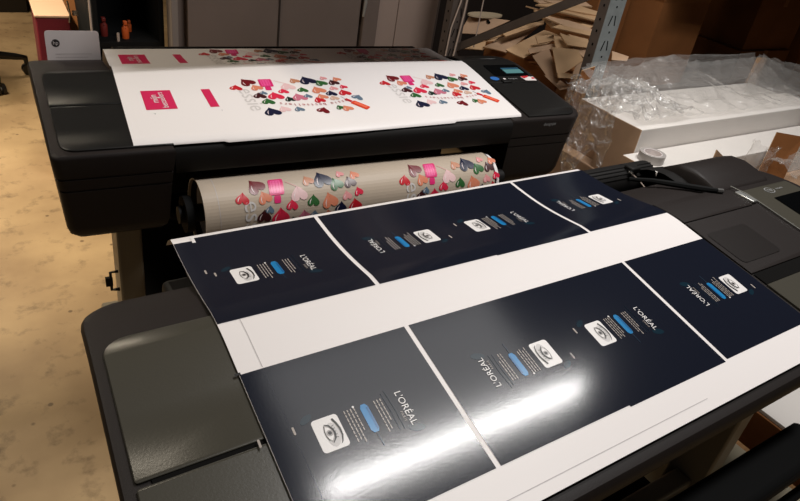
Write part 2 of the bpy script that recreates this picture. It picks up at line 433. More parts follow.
    A = [mb.vert((.03, v, z)) for v, z in sec]; B = [mb.vert((ub, v, z)) for v, z in sec]
    A2 = [mb.vert((.03, v + .006, z - .006)) for v, z in sec]; B2 = [mb.vert((ub, v + .006, z - .006)) for v, z in sec]
    for k in range(5):
        mb.face([A[k], B[k], B[k + 1], A[k + 1]], M['cavity']); mb.face([A2[k], A2[k + 1], B2[k + 1], B2[k]], M['cavity'])
    for S_, T_ in ((A, A2), (B, B2)):
        for k in range(5): mb.face([S_[k], S_[k + 1], T_[k + 1], T_[k]], M['cavity'])
    for k in (0, 5): mb.face([A[k], A2[k], B2[k], B[k]], M['cavity'])
    mb.build('catch_bin', t)
    # stand
    for u0 in (-.061, UM + .12):
        mb = MB(); mb.box((u0, -.30, .13), (u0 + .06, -.20, .80), M['stand']); mb.build('leg', t, bevel=.006)
        mb = MB(); mb.box((u0 - .005, -.47, .075), (u0 + .065, .22, .13), M['stand']); mb.build('foot', t, bevel=.008)
        for vq in (-.43, .18):
            mb = MB()
            mb.tube([(u0 + .012, vq, .036), (u0 + .048, vq, .036)], .036, M['black'], n=18)
            mb.box((u0 + .008, vq - .02, .036), (u0 + .012, vq + .02, .078), M['black']); mb.box((u0 + .048, vq - .02, .036), (u0 + .052, vq + .02, .078), M['black'])
            mb.build('caster', t)
    mb = MB(); mb.box((-.0, -.275, .30), (UM + .12, -.225, .38), M['stand']); mb.build('cross_bar', t, bevel=.006)
    if not near:
        mb = MB()
        mb.tube([(-.063, -.285, .60), (-.082, -.285, .60), (-.082, -.285, .545), (-.063, -.285, .545)], .004, M['black'], n=6)
        mb.box((-.095, -.29, .56), (-.078, -.28, .585), M['black'])
        hk = mb.build('cable_hook', t)
        mb = MB(); mb.tube([(-.08, -.287, .546), (-.063, -.287, .541)], .003, M['chrome'], n=6); tag(mb.build('clip', hk), 'bright metal clip')
    # control end
    def mp(u, v, h): return (u, v, RZ + prof(v) + h)
    if near:
        cover_piece('cover_panel', t, UM + .004, UR - .03, -.392, -.247, M['cover'], (0, .03), left=False)
        cover_piece('cover_panel', t, UM + .002, 1.303, -.212, -.0415, M['shell'], (0, 0), left=False)
        cover_piece('cover_panel', t, UM + .002, 1.303, -.037, .05, M['shell'], (0, 0), left=False)
        cover_piece('cover_panel', t, 1.335, UR - .03, -.212, .02, M['cover'], (0, 0), left=False)
        mb = MB(); put_grid(mb, mp, lambda v: UM + .006, lambda v: UR - .035, frange(-.2455, -.2135, 3), 1, M['hole'], -.002); mb.build('panel_groove', t, fix=False)
        mb = MB(); mb.box((1.10, -.20, .78), (1.53, .13, RZ - .06), M['shell']); mb.build('lower_housing', t, bevel=.015)
        # darker sunken window in front cover
        mb = MB(); put_poly(mb, mp, rrect(1.045, 1.19, -.185, -.085, .012), M['window'], .0012)
        tag(mb.build('viewing_window', t, fix=False), 'smoky window in the cover')
        # rear hump cover to the right of the guide bar
        vsh = samples(.04, .232, .07, .01, (.08, .12, .16))
        def hp(v): return -.004 - .0 * v + .019 * math.sin(PI * min(1, max(0, (v - .04) / .20))) - max(0, v - .13) ** 2 * 3.0
        mb = MB(); loft(mb, vsh, corner(1.275, 1, .04, .232, .04, .01), corner(1.515, -1, .04, .232, .09, .01), hp,
                        [(.012, 'd', 0), (.004, 'd', -.003), (0, 'd', -.010), (0, 'd', -.06)], M['shell'])
        mb.build('rear_cover', t)
        # curved end of paper path
        mb = MB()
        for k in range(12):
            a0, a1 = R(-20 + 14 * k), R(-20 + 14 * (k + 1))
            p = lambda a, u: (u, .165 - .115 * math.cos(a), RZ - .10 + .085 * math.sin(a))
            mb.quad([p(a0, 1.235), p(a1, 1.235), p(a1, 1.30), p(a0, 1.30)], M['black'])
        mb.build('path_end_shield', t)
        # latch lever and silver plate
        mb = MB(); mb.tube([(1.14, .20, RZ - .03), (1.165, .155, RZ - .016), (1.195, .105, RZ - .006), (1.230, .062, RZ + .000), (1.262, .035, RZ + .003)], [.005, .007, .008, .008, .006], M['cavity'], n=8)
        lv = mb.build('latch_lever', t)
        mb = MB(); mb.tube([(1.258, .037, RZ + .003), (1.272, .030, RZ + .003)], .0065, M['grey_lever'], n=8); tag(mb.build('lever_tip', lv), 'grey end of the lever')
        mb = MB(); mb.box((1.306, -.034, RZ - .004), (1.326, .018, RZ + .003), M['silver']); tag(mb.build('hinge_plate', t, bevel=.002), 'bright silver plate')
        # thin silver seam
        mb = MB(); mb.tube([(1.331, .045, RZ + .0), (1.331, 0, RZ + .002), (1.331, -.05, RZ - .003), (1.331, -.13, RZ - .013), (1.331, -.212, RZ - .022)], .0013, M['seam'], n=6)
        tag(mb.build('trim_seam', t), 'thin silver seam')
        # control panel with dark glass, badge
        mb = MB(); put_grid(mb, mp, lambda v: 1.40, lambda v: 1.535, frange(-.135, -.035, 5), 1, M['glass'], .0012)
        cp = mb.build('control_panel', t, fix=False)
        mb = MB()
        for k in range(3): put_poly(mb, mp, ellipse(1.43 + .03 * k, -.12, .006, .006), M['black'], .0026)
        mb.build('button', cp, fix=False)
        mb = MB(); put_poly(mb, mp, ellipse(1.428, -.005, .017, .013), M['grey_mark'], .001); put_poly(mb, mp, ellipse(1.428, -.005, .0145, .011), M['cover'], .0014)
        put_text(mb, mp, 'hp', .017, 1.428, -.004, 0, M['grey_mark'], .0018)
        put_text(mb, mp, 'designjet', .009, 1.468, -.006, 0, M['grey_mark'], .0018)
        mb.build('badge', t, fix=False)
        # pin and loop of wire on the guide bar
        mb = MB(); mb.box((1.19, .232, RZ - .040), (1.225, .262, RZ - .024), M['black']); bk = mb.build('sensor_block', t, bevel=.004)
        mb = MB(); mb.tube([(1.187, .238, RZ - .035), (1.187, .226, RZ - .035)], .0045, M['chrome'], n=10); tag(mb.build('pin', bk), 'shiny metal pin')
        mb = MB(); pts = [(1.19, .228, RZ - .038), (1.197, .212, RZ - .045), (1.20, .19, RZ - .056), (1.197, .165, RZ - .068), (1.190, .14, RZ - .085), (1.186, .125, RZ - .10)]
        mb.tube(pts, .0014, M['cable'], n=6); mb.build('wire', bk)
    else:
        cover_piece('cover_panel', t, 1.112, UR - .022, -.378, -.166, M['cover_black'], (0, .045), left=False)
        cover_piece('cover_panel', t, 1.112, UR - .022, -.162, .075, M['cover_black'], (.06, 0), left=False)
        mb = MB(); put_poly(mb, mp, rrect(1.165, 1.311, -.118, -.035, .012), M['glass'], .0008); cp = mb.build('control_panel', t, fix=False)
        mb = MB(); put_poly(mb, mp, [(1.225, -.100), (1.300, -.100), (1.300, -.072), (1.225, -.072)], M['screen'], .0016)
        put_poly(mb, mp, [(1.225, -.070), (1.300, -.070), (1.300, -.060), (1.225, -.060)], M['screen_line'], .0016)
        tag(mb.build('screen', cp, fix=False), 'lit pale teal screen')
        mb = MB(); put_poly(mb, mp, ellipse(1.150, -.135, .017, .013), M['blue_sticker'], .0018); tag(mb.build('sticker', t, fix=False), 'blue round sticker')
        mb = MB(); put_poly(mb, mp, [(1.268, -.155), (1.312, -.158), (1.318, -.130), (1.262, -.126)], M['white_sticker'], .0016)
        put_poly(mb, mp, [(1.262, -.126), (1.27, -.142), (1.295, -.130), (1.30, -.122)], M['red_sticker'], .002); put_poly(mb, mp, [(1.30, -.146), (1.313, -.146), (1.316, -.134), (1.304, -.136)], M['red_sticker'], .002)
        tag(mb.build('sticker', t, fix=False), 'white and red sticker')
        mb = MB()
        put_poly(mb, mp, ellipse(1.188, -.139, .005, .005), M['white_sticker'], .0016)
        put_text(mb, mp, 'designjet', .011, 1.222, -.139, 0, M['grey_mark'], .0016)
        mb.build('badge', t, fix=False)
        mb = MB(); put_text(mb, mp, 'hp designjet', .013, 1.235, .028, 0, M['grey_mark'], .0016); mb.build('lettering', t, fix=False)
        mb = MB(); mb.box((1.165, -.168, RZ - .02), (1.20, -.148, RZ - .0105), M['black']); mb.build('latch', t, bevel=.003)
        # embossed name on the front of the right housing
        mf = lambda u, z, h: (u, -.392 - .001 - h, z)
        mb = MB(); put_text(mb, mf, 'designjet', .014, 1.19, .975, 0, M['grey_mark'], .001); mb.build('lettering', t, fix=False)
    return t

P1 = (.2592, .7036, 0)
P2 = (.3688, 1.7903, 0); YAW2 = R(-3.8)
make_printer('near dark wide-format printer under the sheet of navy prints, screen switched off', P1, 0, 1.03, 1.575, True)
make_printer('far black wide-format printer with a lit teal screen and a roll below its tray', P2, YAW2, 1.045, 1.338, False)

# ------------------------------------------------------------------ near sheet with the navy prints
def zs(v):
    if v <= .03: return prof(v)
    z = -v * TB - .007 * math.sin(PI * min(1, (v - .03) / .235)) if v < .265 else -.265 * TB
    if v > .265: z -= (v - .265) ** 2 * 14 + (v - .265) * .18
    return z
def sheet_map(org, yaw, lift=.0035, fz=None):
    fz = fz or zs
    def f(u, v, h): return (u, v, RZ + fz(v) + lift + h)
    return f
_S1 = sheet_map(P1, 0)
def S1(u, v, h): return _S1(u + .08 * v, v, h)     # the sheet lies slightly askew
uL1 = lambda v: -.02 * v - .002
uR1 = lambda v: 1.018 - .06 * v
VS = sorted(set([-.411, -.35, -.3, -.25, -.2, -.15, -.1, -.05, -.03, -.015, 0, .015, .03] + frange(.03, .31, 16)))
def clipv(v0, v1): return sorted(set([v0, v1] + [v for v in VS if v0 < v < v1]))
def near_sheet():
    mb = MB()
    rows = []; nu = 10
    for v in VS:
        a, b = uL1(v), uR1(v)
        rows.append([mb.vert(S1(a + (b - a) * k / nu, v, 0)) for k in range(nu + 1)])
    for i in range(len(VS) - 1):
        for k in range(nu): mb.face([rows[i][k], rows[i][k + 1], rows[i + 1][k + 1], rows[i + 1][k]], M['paper'])
    H = .0005
    # navy fields; the sheet's own dark margin to the left of the fold line
    for (v0, v1) in ((-.351, -.096), (.003, .262)):
        vv = clipv(v0, v1); front = v0 < 0
        put_grid(mb, S1, lambda v: uL1(v) + .0005, lambda v: uL1(v) + .0325, clipv(v0 - .0, v1 - (0 if front else .008)), 1, M['navy'], H)
        put_grid(mb, S1, lambda v: uL1(v) + .0325, lambda v: uL1(v) + .0332, vv, 1, M['navy_fold'], H)
        put_grid(mb, S1, lambda v: uL1(v) + .0332, lambda v: .260, vv, 4, M['navy'], H)
        put_grid(mb, S1, lambda v: .268, lambda v: .519, vv, 4, M['navy'], H)
        put_grid(mb, S1, lambda v: .519, lambda v: .762, clipv(v0 - (.003 if front else .002), v1), 4, M['navy'], H)
        put_grid(mb, S1, lambda v: .770, uR1, vv, 4, M['navy'], H)
        if not front:
            put_grid(mb, S1, lambda v: uL1(v) + .031, lambda v: uL1(v) + .037, frange(.247, .266, 1), 1, M['white_ink'], H * 2)
    # trim lines on the bare margins
    put_grid(mb, S1, lambda v: uL1(v) + .0325, lambda v: uL1(v) + .0336, clipv(-.094, .002), 1, M['paper_cut'], H)
    put_grid(mb, S1, lambda v: .2, lambda v: .66, [-.3935, -.3925], 1, M['paper_cut'], H)
    put_grid(mb, S1, lambda v: -.006, lambda v: .002, [-.0965, -.0925], 1, M['dark_ink'], H * 2)
    A = H * 2; B = H * 3
    def layout(u0, v0, s):
        """one printed layout: u0 centre of the eye picture, s = +1 reading down, -1 turned round"""
        rot = -PI / 2 * s
        def q(a, b): return (u0 + s * a, v0 + s * b)
        def mp(a, b, h): u, v = q(a, b); return S1(u, v, h)
        put_poly(mb, mp, rrect(-.0185, .0185, -.0245, .0245, .005), M['white_ink'], A)
        # eye: shaded lid, almond, iris, lash line, brow
        put_poly(mb, mp, ellipse(.003, -.003, .0095, .0175, -.12, 18), M['lid_ink'], A + .0002)
        alm = [(-.004, .013), (.001, .010), (.0042, .004), (.005, -.002), (.0035, -.008), (-.001, -.0135), (-.005, -.009), (-.0065, -.002), (-.0062, .006)]
        put_poly(mb, mp, alm, M['grey_ink'], A + .0004)
        put_poly(mb, mp, [(a * .8 - .0004, b * .8) for a, b in alm], M['white_ink'], A + .0005)
        put_poly(mb, mp, ellipse(-.0006, .0, .0047, .0047, 0, 14), M['grey_ink'], A + .0006)
        put_poly(mb, mp, ellipse(-.0006, .0, .0027, .0027, 0, 10), M['dark_ink'], A + .0007)
        put_stroke(mb, mp, [(-.004, .0135), (.0015, .0105), (.0048, .004), (.0056, -.002), (.0038, -.009), (-.001, -.0145)], [.0006, .002, .0024, .0026, .0022, .0008], M['dark_ink'], A + .0008)
        put_stroke(mb, mp, [(-.0045, .012), (-.0066, .004), (-.0066, -.003), (-.0045, -.010)], .0007, M['dark_ink'], A + .0008)
        for k in range(5):
            b = .008 - .004 * k; put_stroke(mb, mp, [(.0048, b), (.0082, b + .0012 - .0006 * k)], .0006, M['dark_ink'], A + .0008)
        put_stroke(mb, mp, [(.0095, .0185), (.0125, .010), (.0142, .002), (.0138, -.008), (.0105, -.0165), (.008, -.019)], [.0026, .0027, .0025, .002, .0014, .0004], M['dark_ink'], A + .0008)
        # teal glow behind corner
        put_poly(mb, mp, ellipse(-.022, .030, .010, .005, .5), M['teal_ink'], A - .0003)
        # text blocks beside the blue brush
        for a0, n, bl in ((.0285, 4, (.047, .042, .046, .036)), (.0735, 3, (.046, .047, .034))):
            for k in range(n):
                ln = bl[k]; b = .023
                while b > .023 - ln:
                    w = random.uniform(.0035, .008)
                    put_poly(mb, mp, [(a0 + .0048 * k, b), (a0 + .0048 * k, b - w), (a0 + .0048 * k + .0016, b - w), (a0 + .0048 * k + .0016, b)], M['text_ink'], A)
                    b -= w + .0012
        put_poly(mb, mp, ellipse(.0285 + .0048 * 3 + .0008, .0245, .0017, .0017, 0, 8), M['white_ink'], A)
        # blue brush
        put_poly(mb, mp, [(.0515, .018), (.0545, .0235), (.0605, .0235), (.0635, .018), (.0635, -.016), (.061, -.021), (.0545, -.021), (.0515, -.016)], M['blue_ink'], A)
        put_poly(mb, mp, [(.060, .018), (.0635, .018), (.0635, -.016), (.060, -.018)], M['blue_ink_dark'], A + .0002)
        put_poly(mb, mp, [(.0565, -.021), (.059, -.021), (.0585, -.042), (.057, -.042)], M['line_ink'], A)
        put_stroke(mb, mp, [(.0885, .030), (.0895, .0), (.0885, -.030)], .0008, M['line_ink'], A)
        put_stroke(mb, mp, [(.0945, .033), (.096, .0), (.095, -.031)], .0008, M['teal_ink'], A)
        put_poly(mb, mp, ellipse(.112, -.035, .012, .006, -.3), M['teal_ink'], A - .0003)
        put_text(mb, mp, "L'OR\u00c9AL", .0145, .1115, -.003, -PI / 2, M['white_ink'], A + .0003, spacing=1.02)
        put_text(mb, mp, "PARIS", .0055, .1025, -.014, -PI / 2, M['text_ink'], A + .0003, spacing=1.2)
        # small marks
        put_poly(mb, mp, rrect(-.0435, -.0405, .014, .026, .001, 1), M['text_ink'], A)
    for u0, s in ((.061, 1), (.435, -1), (.561, 1), (.944, -1)): layout(u0 + .018, -.223, s)
    for u0, s in ((.086, 1), (.448, -1), (.571, 1), (.936, -1)): layout(u0 - .0097, .121, s)
    for v in (-.197, .16): put_poly(mb, S1, rrect(-.0095 + (.03 if v > 0 else 0), -.0065 + (.03 if v > 0 else 0), v - .012, v, .001, 1), M['text_ink'], A)
    o = mb.build('printed_sheet', None, P1, fix=False)
    for p in o.data.polygons: p.use_smooth = True
    return tag(o, 'wide sheet of navy eye make-up print layouts lying over the near printer', 'printed sheet')
near_sheet()

# ------------------------------------------------------------------ far sheet and roll with the nail polish hearts
HEARTS = [('red', .282, -.147, 1, -.2), ('darkred', .322, -.118, 1.35, .5), ('coral', .337, -.150, 1.05, .3), ('ltpink', .425, -.150, 1.3, .1), ('tan', .457, -.117, .95, .3), ('pinkred', .404, -.175, .9, -.1),
    ('pinkred', .373, -.200, 1.35, 0), ('brown', .331, -.195, 1.05, -.1), ('slate', .346, -.180, .65, -.2), ('green', .343, -.228, 1.05, -.1), ('green', .461, -.171, .95, -.1), ('dkgreen', .406, -.220, .9, .1),
    ('mauve', .436, -.212, 1.3, .1), ('slate', .462, -.207, .75, -.1), ('navy', .335, -.282, 1.35, .1), ('ltpink', .372, -.271, 1.0, .2), ('slate', .411, -.275, .85, .1), ('navy', .496, -.118, 1.55, .2),
    ('green', .531, -.135, 1.15, .3), ('pink', .549, -.106, .7, .3), ('brown', .570, -.134, 1.05, .2), ('coral', .588, -.114, .85, .3), ('pink', .555, -.168, .8, .1), ('pinkred', .589, -.161, .75, .2), ('coral', .506, -.176, 1.3, .2),
    ('navy', .536, -.197, 1.0, -.1), ('red', .577, -.196, 1.15, .1), ('coral', .502, -.214, 1.0, .2), ('red', .486, -.232, 1.0, .2), ('beige', .533, -.224, .85, .1), ('slate', .604, -.225, 1.0, -.7), ('darkred', .474, -.287, 1.05, -.5),
    ('green', .528, -.277, .8, .2), ('coral', .547, -.283, 1.0, .3)]
def heart_pts(n=22):
    P = []
    for k in range(n):
        a = 2 * PI * k / n
        x = 16 * math.sin(a) ** 3; y = 13 * math.cos(a) - 5 * math.cos(2 * a) - 2 * math.cos(3 * a) - math.cos(4 * a)
        P.append((x / 34, -y / 34))          # tip up (+v)
    return P
HP = heart_pts()
def hearts_motif(mb, mp, du, dv, lo=-9, hi=9, script=True, H=.0006):
    def ok(v): return lo < v + dv < hi
    for i, (c, u, v, s, rot) in enumerate(HEARTS):
        if not ok(v): continue
        s_ = .0365 * s; cr, sr = math.cos(rot), math.sin(rot)
        def tr(x, y): return (u + du + s_ * (x * cr - y * sr), v + dv + s_ * (x * sr + y * cr))
        h = H + .00006 * (i % 5)
        ctr = mb.vert(mp(*tr(0, -.05), h)); ids = [mb.vert(mp(*tr(x, y), h)) for x, y in HP]
        for k in range(len(ids)): mb.face([ctr, ids[k], ids[(k + 1) % len(ids)]], M['h_' + c])
        put_stroke(mb, mp, [tr(-.30, -.22), tr(-.27, -.02), tr(-.16, .16)], [.0008, .0022, .0006], M['h_shine'], h + .0004)
    # pink bottle, neck towards the viewer
    u, v = .371, -.130
    if ok(v):
        def tr(x, y): return (u + du + x - y * -.12, v + dv + y)
        put_slices(mb, mp, tr, -.019, .019, -.016, .028, .004, M['h_hotpink'], H)
        put_slices(mb, mp, tr, -.014, .012, -.012, .024, .003, M['h_hotpink2'], H + .0004)
        for k in range(3): put_stroke(mb, mp, [tr(-.009 + .008 * k, .022 - .0064 * j) for j in range(6)], .0016, M['h_hotpink'], H + .0006)
        put_slices(mb, mp, tr, -.008, .009, -.036, -.017, .003, M['h_hotpink'], H + .0001)
    # orange bottle with a brush, lying slanted
    u, v = .590, -.266
    if ok(v):
        a = R(-52); ca, sa = math.cos(a), math.sin(a)
        def tr(x, y): return (u + du + x * ca - y * sa, v + dv + x * sa + y * ca)
        put_poly(mb, mp, [tr(*p) for p in rrect(-.022, .030, -.011, .011, .004)], M['h_orange'], H + .0004)
        put_poly(mb, mp, [tr(*p) for p in rrect(-.016, .024, -.004, .006, .002)], M['h_orange2'], H + .0007)
        put_poly(mb, mp, [tr(*p) for p in rrect(-.044, -.023, -.005, .006, .002)], M['h_red'], H + .0003)
        put_stroke(mb, mp, [tr(-.044, 0), tr(-.060, .003)], .0014, M['h_brown'], H)
    # stroke of pale polish
    if ok(-.12):
        put_stroke(mb, mp, [(du + .398, dv - .112), (du + .412, dv - .122), (du + .436, dv - .137)], .0014, M['h_pink'], H)
    # large pale outline letters down the left side and the curved red line of script
    if ok(-.19):
        put_text(mb, mp, 'essie', .062, .303 + du, -.212 + dv, -PI / 2, M['h_grey'], H - .0001)
    if script and ok(-.252):
        for k, ch in enumerate('essie bestsellers'):
            if ch == ' ': continue
            x = .562 + du - k * .0118; tt = (k - 8) / 8
            put_text(mb, mp, ch, .018, x, -.256 + dv + .014 * tt * tt, PI - .02 * tt, M['script_red'], H + .0008)

S2 = sheet_map(P2, YAW2, fz=zs2)
uL2 = lambda v: .055 * v + .0 
uR2 = lambda v: 1.103 + (.06 * (v + .1) if v < -.1 else 0)
def far_sheet():
    mb = MB(); us = [0, .18, .19, .5, .775, .785, 1.0]; F = [-.388, -.388, -.394, -.388, -.378, -.371, -.368]
    VV = sorted(set(frange(-.36, -.03, 9) + [-.015, 0, .015, .03] + frange(.03, .30, 14)))
    def uu(k, v): return uL2(v) + (uR2(v) - uL2(v)) * us[k]
    rows = [[mb.vert(S2(uu(k, F[k]), F[k], 0)) for k in range(len(us))]]
    for v in VV: rows.append([mb.vert(S2(uu(k, v), v, 0)) for k in range(len(us))])
    for i in range(len(rows) - 1):
        for k in range(len(us) - 1): mb.face([rows[i][k], rows[i][k + 1], rows[i + 1][k + 1], rows[i + 1][k]], M['paper'])
    # turned-down front lip
    low = [mb.vert((uu(k, F[k]), F[k] - .004, RZ + zs(F[k]) - .004)) for k in range(len(us))]
    for k in range(len(us) - 1): mb.face([low[k], low[k + 1], rows[0][k + 1], rows[0][k]], M['paper'])
    H = .0005
    for dv in (0, .305):
        put_grid(mb, S2, lambda v: .039 + .05 * (v - dv + .195) * 1.0, lambda v: .111 + .03 * (v - dv + .195), frange(-.243 + dv, -.147 + dv, 2), 1, M['pink_label'], H)
        put_grid(mb, S2, lambda v: .189, lambda v: .2115, frange(-.242 + dv, -.148 + dv, 2), 1, M['pink_label'], H)
        put_text(mb, S2, 'mijn', .024, .066, -.190 + dv, PI / 2, M['white_ink'], H * 2)
        put_text(mb, S2, 'bestsellers', .0215, .084, -.197 + dv, PI / 2, M['white_ink'], H * 2, sx=.86)
        for du in (0, .449): hearts_motif(mb, S2, du, dv)
    put_text(mb, S2, 'v', .012, .052, -.262, 0, M['grey_mark'], H); put_text(mb, S2, 'v', .010, .212, -.26, 0, M['grey_mark'], H)
    o = mb.build('printed_sheet', None, P2, YAW2, fix=False)
    for p in o.data.polygons: p.use_smooth = True
    tag(o, 'white sheet with pink labels and heart-shaped nail polish prints draped over the far printer', 'printed sheet')
far_sheet()

def far_roll():
    RR, vc, zc = .085, -.395, .812
    t = empty('print_roll', P2, YAW2, 'printed roll of nail polish hearts hanging in the bay of the far printer', 'paper roll')
    t.location = (P2[0] + vc * -math.sin(YAW2), P2[1] + vc * math.cos(YAW2), zc - RR)
    u0, u1 = .112, .955
    def mp(u, s, h):
        th = s / RR; r = RR + h
        return (u, -r * math.sin(th), RR + r * math.cos(th))
    mb = MB(); n = 64
    def shell(r, ua, ub, m):
        for k in range(n):
            a, b = 2 * PI * k / n, 2 * PI * (k + 1) / n
            P = lambda th, u: (u, -r * math.sin(th), RR + r * math.cos(th))
            mb.quad([P(a, ua), P(a, ub), P(b, ub), P(b, ua)], m)
    def ring(r0, r1, u, m):
        for k in range(n):
            a, b = 2 * PI * k / n, 2 * PI * (k + 1) / n
            P = lambda th, r: (u, -r * math.sin(th), RR + r * math.cos(th))
            mb.quad([P(a, r0), P(a, r1), P(b, r1), P(b, r0)], m)
    shell(RR, u0, u1, M['roll_paper_shaded']); shell(RR - .004, u0, u1, M['roll_paper_shaded']); ring(RR - .004, RR, u0, M['paper']); ring(RR - .004, RR, u1, M['paper'])
    for q in (.25, .5, .75):       # layered sheet edges at the right end
        pass
    shell(RR - .0055, u0 + .006, u1 + .010, M['dark_ink']); shell(RR - .008, u0 + .02, u1 + .022, M['paper']); shell(RR - .0105, u0 + .02, u1 + .022, M['paper']); ring(RR - .0105, RR - .008, u1 + .022, M['paper'])
    # lengthwise trim line near left edge
    for k in range(20):
        a = -.8 + .12 * k; put_poly(mb, mp, [(u0 + .034, a * RR), (u0 + .0352, a * RR), (u0 + .0352, (a + .12) * RR), (u0 + .034, (a + .12) * RR)], M['paper_cut'], .0005)
    mpr = lambda u, v, h: mp(u, -(v + .078), h)
    for du in (-.078, .371): hearts_motif(mb, mpr, du, 0, H=.0012)
    o = mb.build('paper_coil', t, fix=False)
    for p in o.data.polygons: p.use_smooth = True
    mb = MB(); mb.tube([(.068, 0, RR), (1.043, 0, RR)], .022, M['black'], n=20); mb.build('spindle', t)
    for u in (.08, .985):
        mb = MB(); mb.tube([(u, 0, RR), (u + .018, 0, RR)], .045, M['cavity'], n=28); mb.build('end_hub', t)
far_roll()
# ------------------------------------------------------------------ the room
def struct(name, mb, **k):
    o = mb.build(name, **k); o['kind'] = 'structure'; return o
mb = MB(); mb.box((-4, -3, -.1), (8, 9, 0), M['floor']); struct('floor', mb)
mb = MB(); mb.box((.9, 2.98, 0), (2.32, 3.10, 4.6), M['wall']); struct('wall_back', mb)
mb = MB(); mb.box((-4, 8.0, 0), (8, 8.12, 4.6), M['wall_dark']); struct('wall_far', mb)
mb = MB(); mb.box((7.0, -3, 0), (7.12, 8.0, 4.6), M['wall_dark']); struct('wall_right', mb)
mb = MB(); mb.box((2.32, 3.3, 0), (7.0, 3.42, 4.6), M['wall_dark']); struct('wall_rack', mb)
mb = MB(); mb.box((-4, -3, 4.6), (8, 9, 4.7), M['wall_dark']); struct('ceiling', mb)
# wall boards and strips, all running floor to ceiling
mb = MB(); mb.box((.862, 2.93, 0), (.892, 3.0, 4.6), M['trim']); struct('trim_1', mb, bevel=.003)
mb = MB(); mb.box((.935, 2.94, 0), (1.80, 2.98, 4.6), M['wall']); struct('trim_2', mb, bevel=.003)
mb = MB(); mb.box((1.815, 2.925, 0), (1.90, 2.98, 4.6), M['wall']); struct('trim_3', mb, bevel=.004)
mb = MB(); mb.box((1.902, 2.935, 0), (2.02, 2.98, 4.6), M['wall_pale']); struct('trim_4', mb, bevel=.003)
mb = MB(); mb.box((2.023, 2.935, 0), (2.275, 2.98, 4.6), M['wall_pale']); struct('trim_5', mb, bevel=.003)
# unseen board and hangers added above the far printer to shadow its sheet
mb = MB(); mb.box((.53, 1.61, 1.36), (1.60, 2.22, 1.39), M['wall']); mb.box((.60, 2.15, 1.39), (.63, 2.18, 4.6), M['trim']); mb.box((1.50, 2.15, 1.39), (1.53, 2.18, 4.6), M['trim']); struct('shadow_board', mb)
# thin cable hanging on the left board
mb = MB(); pts = [(1.352 + .010 * math.sin(z * 2.1), 2.935, z) for z in frange(.3, 1.7, 14)]
mb.tube(pts, .004, M['cable_dark'], n=6); tag(mb.build('wall_cable'), 'thin dark cable running down the grey wall board behind the far printer', 'cable')
# pull latch in the seam
mb = MB(); mb.tube([(1.807, 2.915, 1.0), (1.808, 2.912, .93), (1.805, 2.916, .86)], [.004, .009, .006], M['silver'], n=8)
tag(mb.build('wall_latch', sharp=60), 'small metal latch in the dark seam of the grey wall', 'latch')

# dark shelf cabinet in the gap left of the wall, with things on it
t = empty('shelf_cabinet', (.565, 3.02, 0), 0, 'open black shelf cabinet in the dark gap left of the wall', 'cabinet')
for nm, a, b in (('side_panel', (0, 0, 0), (.02, .40, 1.9)), ('side_panel', (.27, 0, 0), (.29, .40, 1.9)), ('back_panel', (.02, .385, 0), (.27, .40, 1.9)), ('shelf', (.02, .0, .70), (.27, .385, .72)), ('shelf', (.02, 0, .08), (.27, .385, .10)), ('shelf', (.02, 0, 1.88), (.27, .385, 1.9))):
    mb = MB(); mb.box(a, b, M['cavity']); mb.build(nm, t)
def bottle(x, y, z, r, h, m, label, name='spray_bottle'):
    q = empty(name, (x, y, z), 0, label, 'bottle')
    mb = MB(); mb.tube([(0, 0, 0), (0, 0, .01), (0, 0, h * .6), (0, 0, h * .75), (0, 0, h * .8)], [r * .95, r, r, r * .5, r * .4], m, n=14); mb.build('bottle_body', q, sharp=60)
    mb = MB(); mb.box((-r * .5, -r * .9, h * .8), (r * .5, r * .5, h), m); mb.tube([(0, -r * .5, h * .75), (0, -r * 1.1, h * .6)], r * .2, m, n=6); mb.build('trigger', q, bevel=.004)
bottle(.705, 3.08, .72, .015, .075, M['orange'], 'orange spray bottle on the shelf of the black cabinet')
bottle(.625, 3.12, .72, .016, .08, M['darkred'], 'dark red spray bottle beside the orange one on the black cabinet shelf')
bottle(.745, 3.18, .72, .011, .05, M['orange'], 'small orange bottle behind the larger orange spray bottle', 'small_bottle')
mb = MB(); mb.tube([(.665, 3.04, .72), (.665, 3.04, .755)], .006, M['cable'], n=8); tag(mb.build('marker_pen'), 'pale marker pen standing between the red and orange bottles', 'pen')

# red display box by the aisle
t = empty('red_carton', (.362, 3.2, 0), R(-4), 'tall red carton with a cream lid in the aisle behind the far printer', 'box')
mb = MB(); mb.box((0.012, 0, 0), (.142, .26, .775), M['redbox']); mb.build('body', t, bevel=.004)
mb = MB(); mb.box((0.008, -.004, .776), (.146, .264, .787), M['redbox_top']); mb.build('lid', t, bevel=.003)
mb = MB(); mb.slab([(.148, -.002, .30), (.19, -.002, .30), (.19, .22, .83), (.148, .22, .83)], (0.6, -.8, 0), .004, M['kraft_dark']); mb.build('flap', t)
mb = MB(); mb.tube([(.14, -.01, .76), (.145, -.014, .80), (.14, -.01, .85)], .004, M['chrome'], n=6); mb.box((.155, -.012, .79), (.178, -.004, .81), M['chrome']); tag(mb.build('clasp', t), 'shiny metal clasp')
mb = MB(); mb.tube([(.535, 2.9, 0), (.535, 2.9, 2.4)], .004, M['cable'], n=6); tag(mb.build('power_cable'), 'thin pale cord hanging in front of the black cabinet', 'cord')

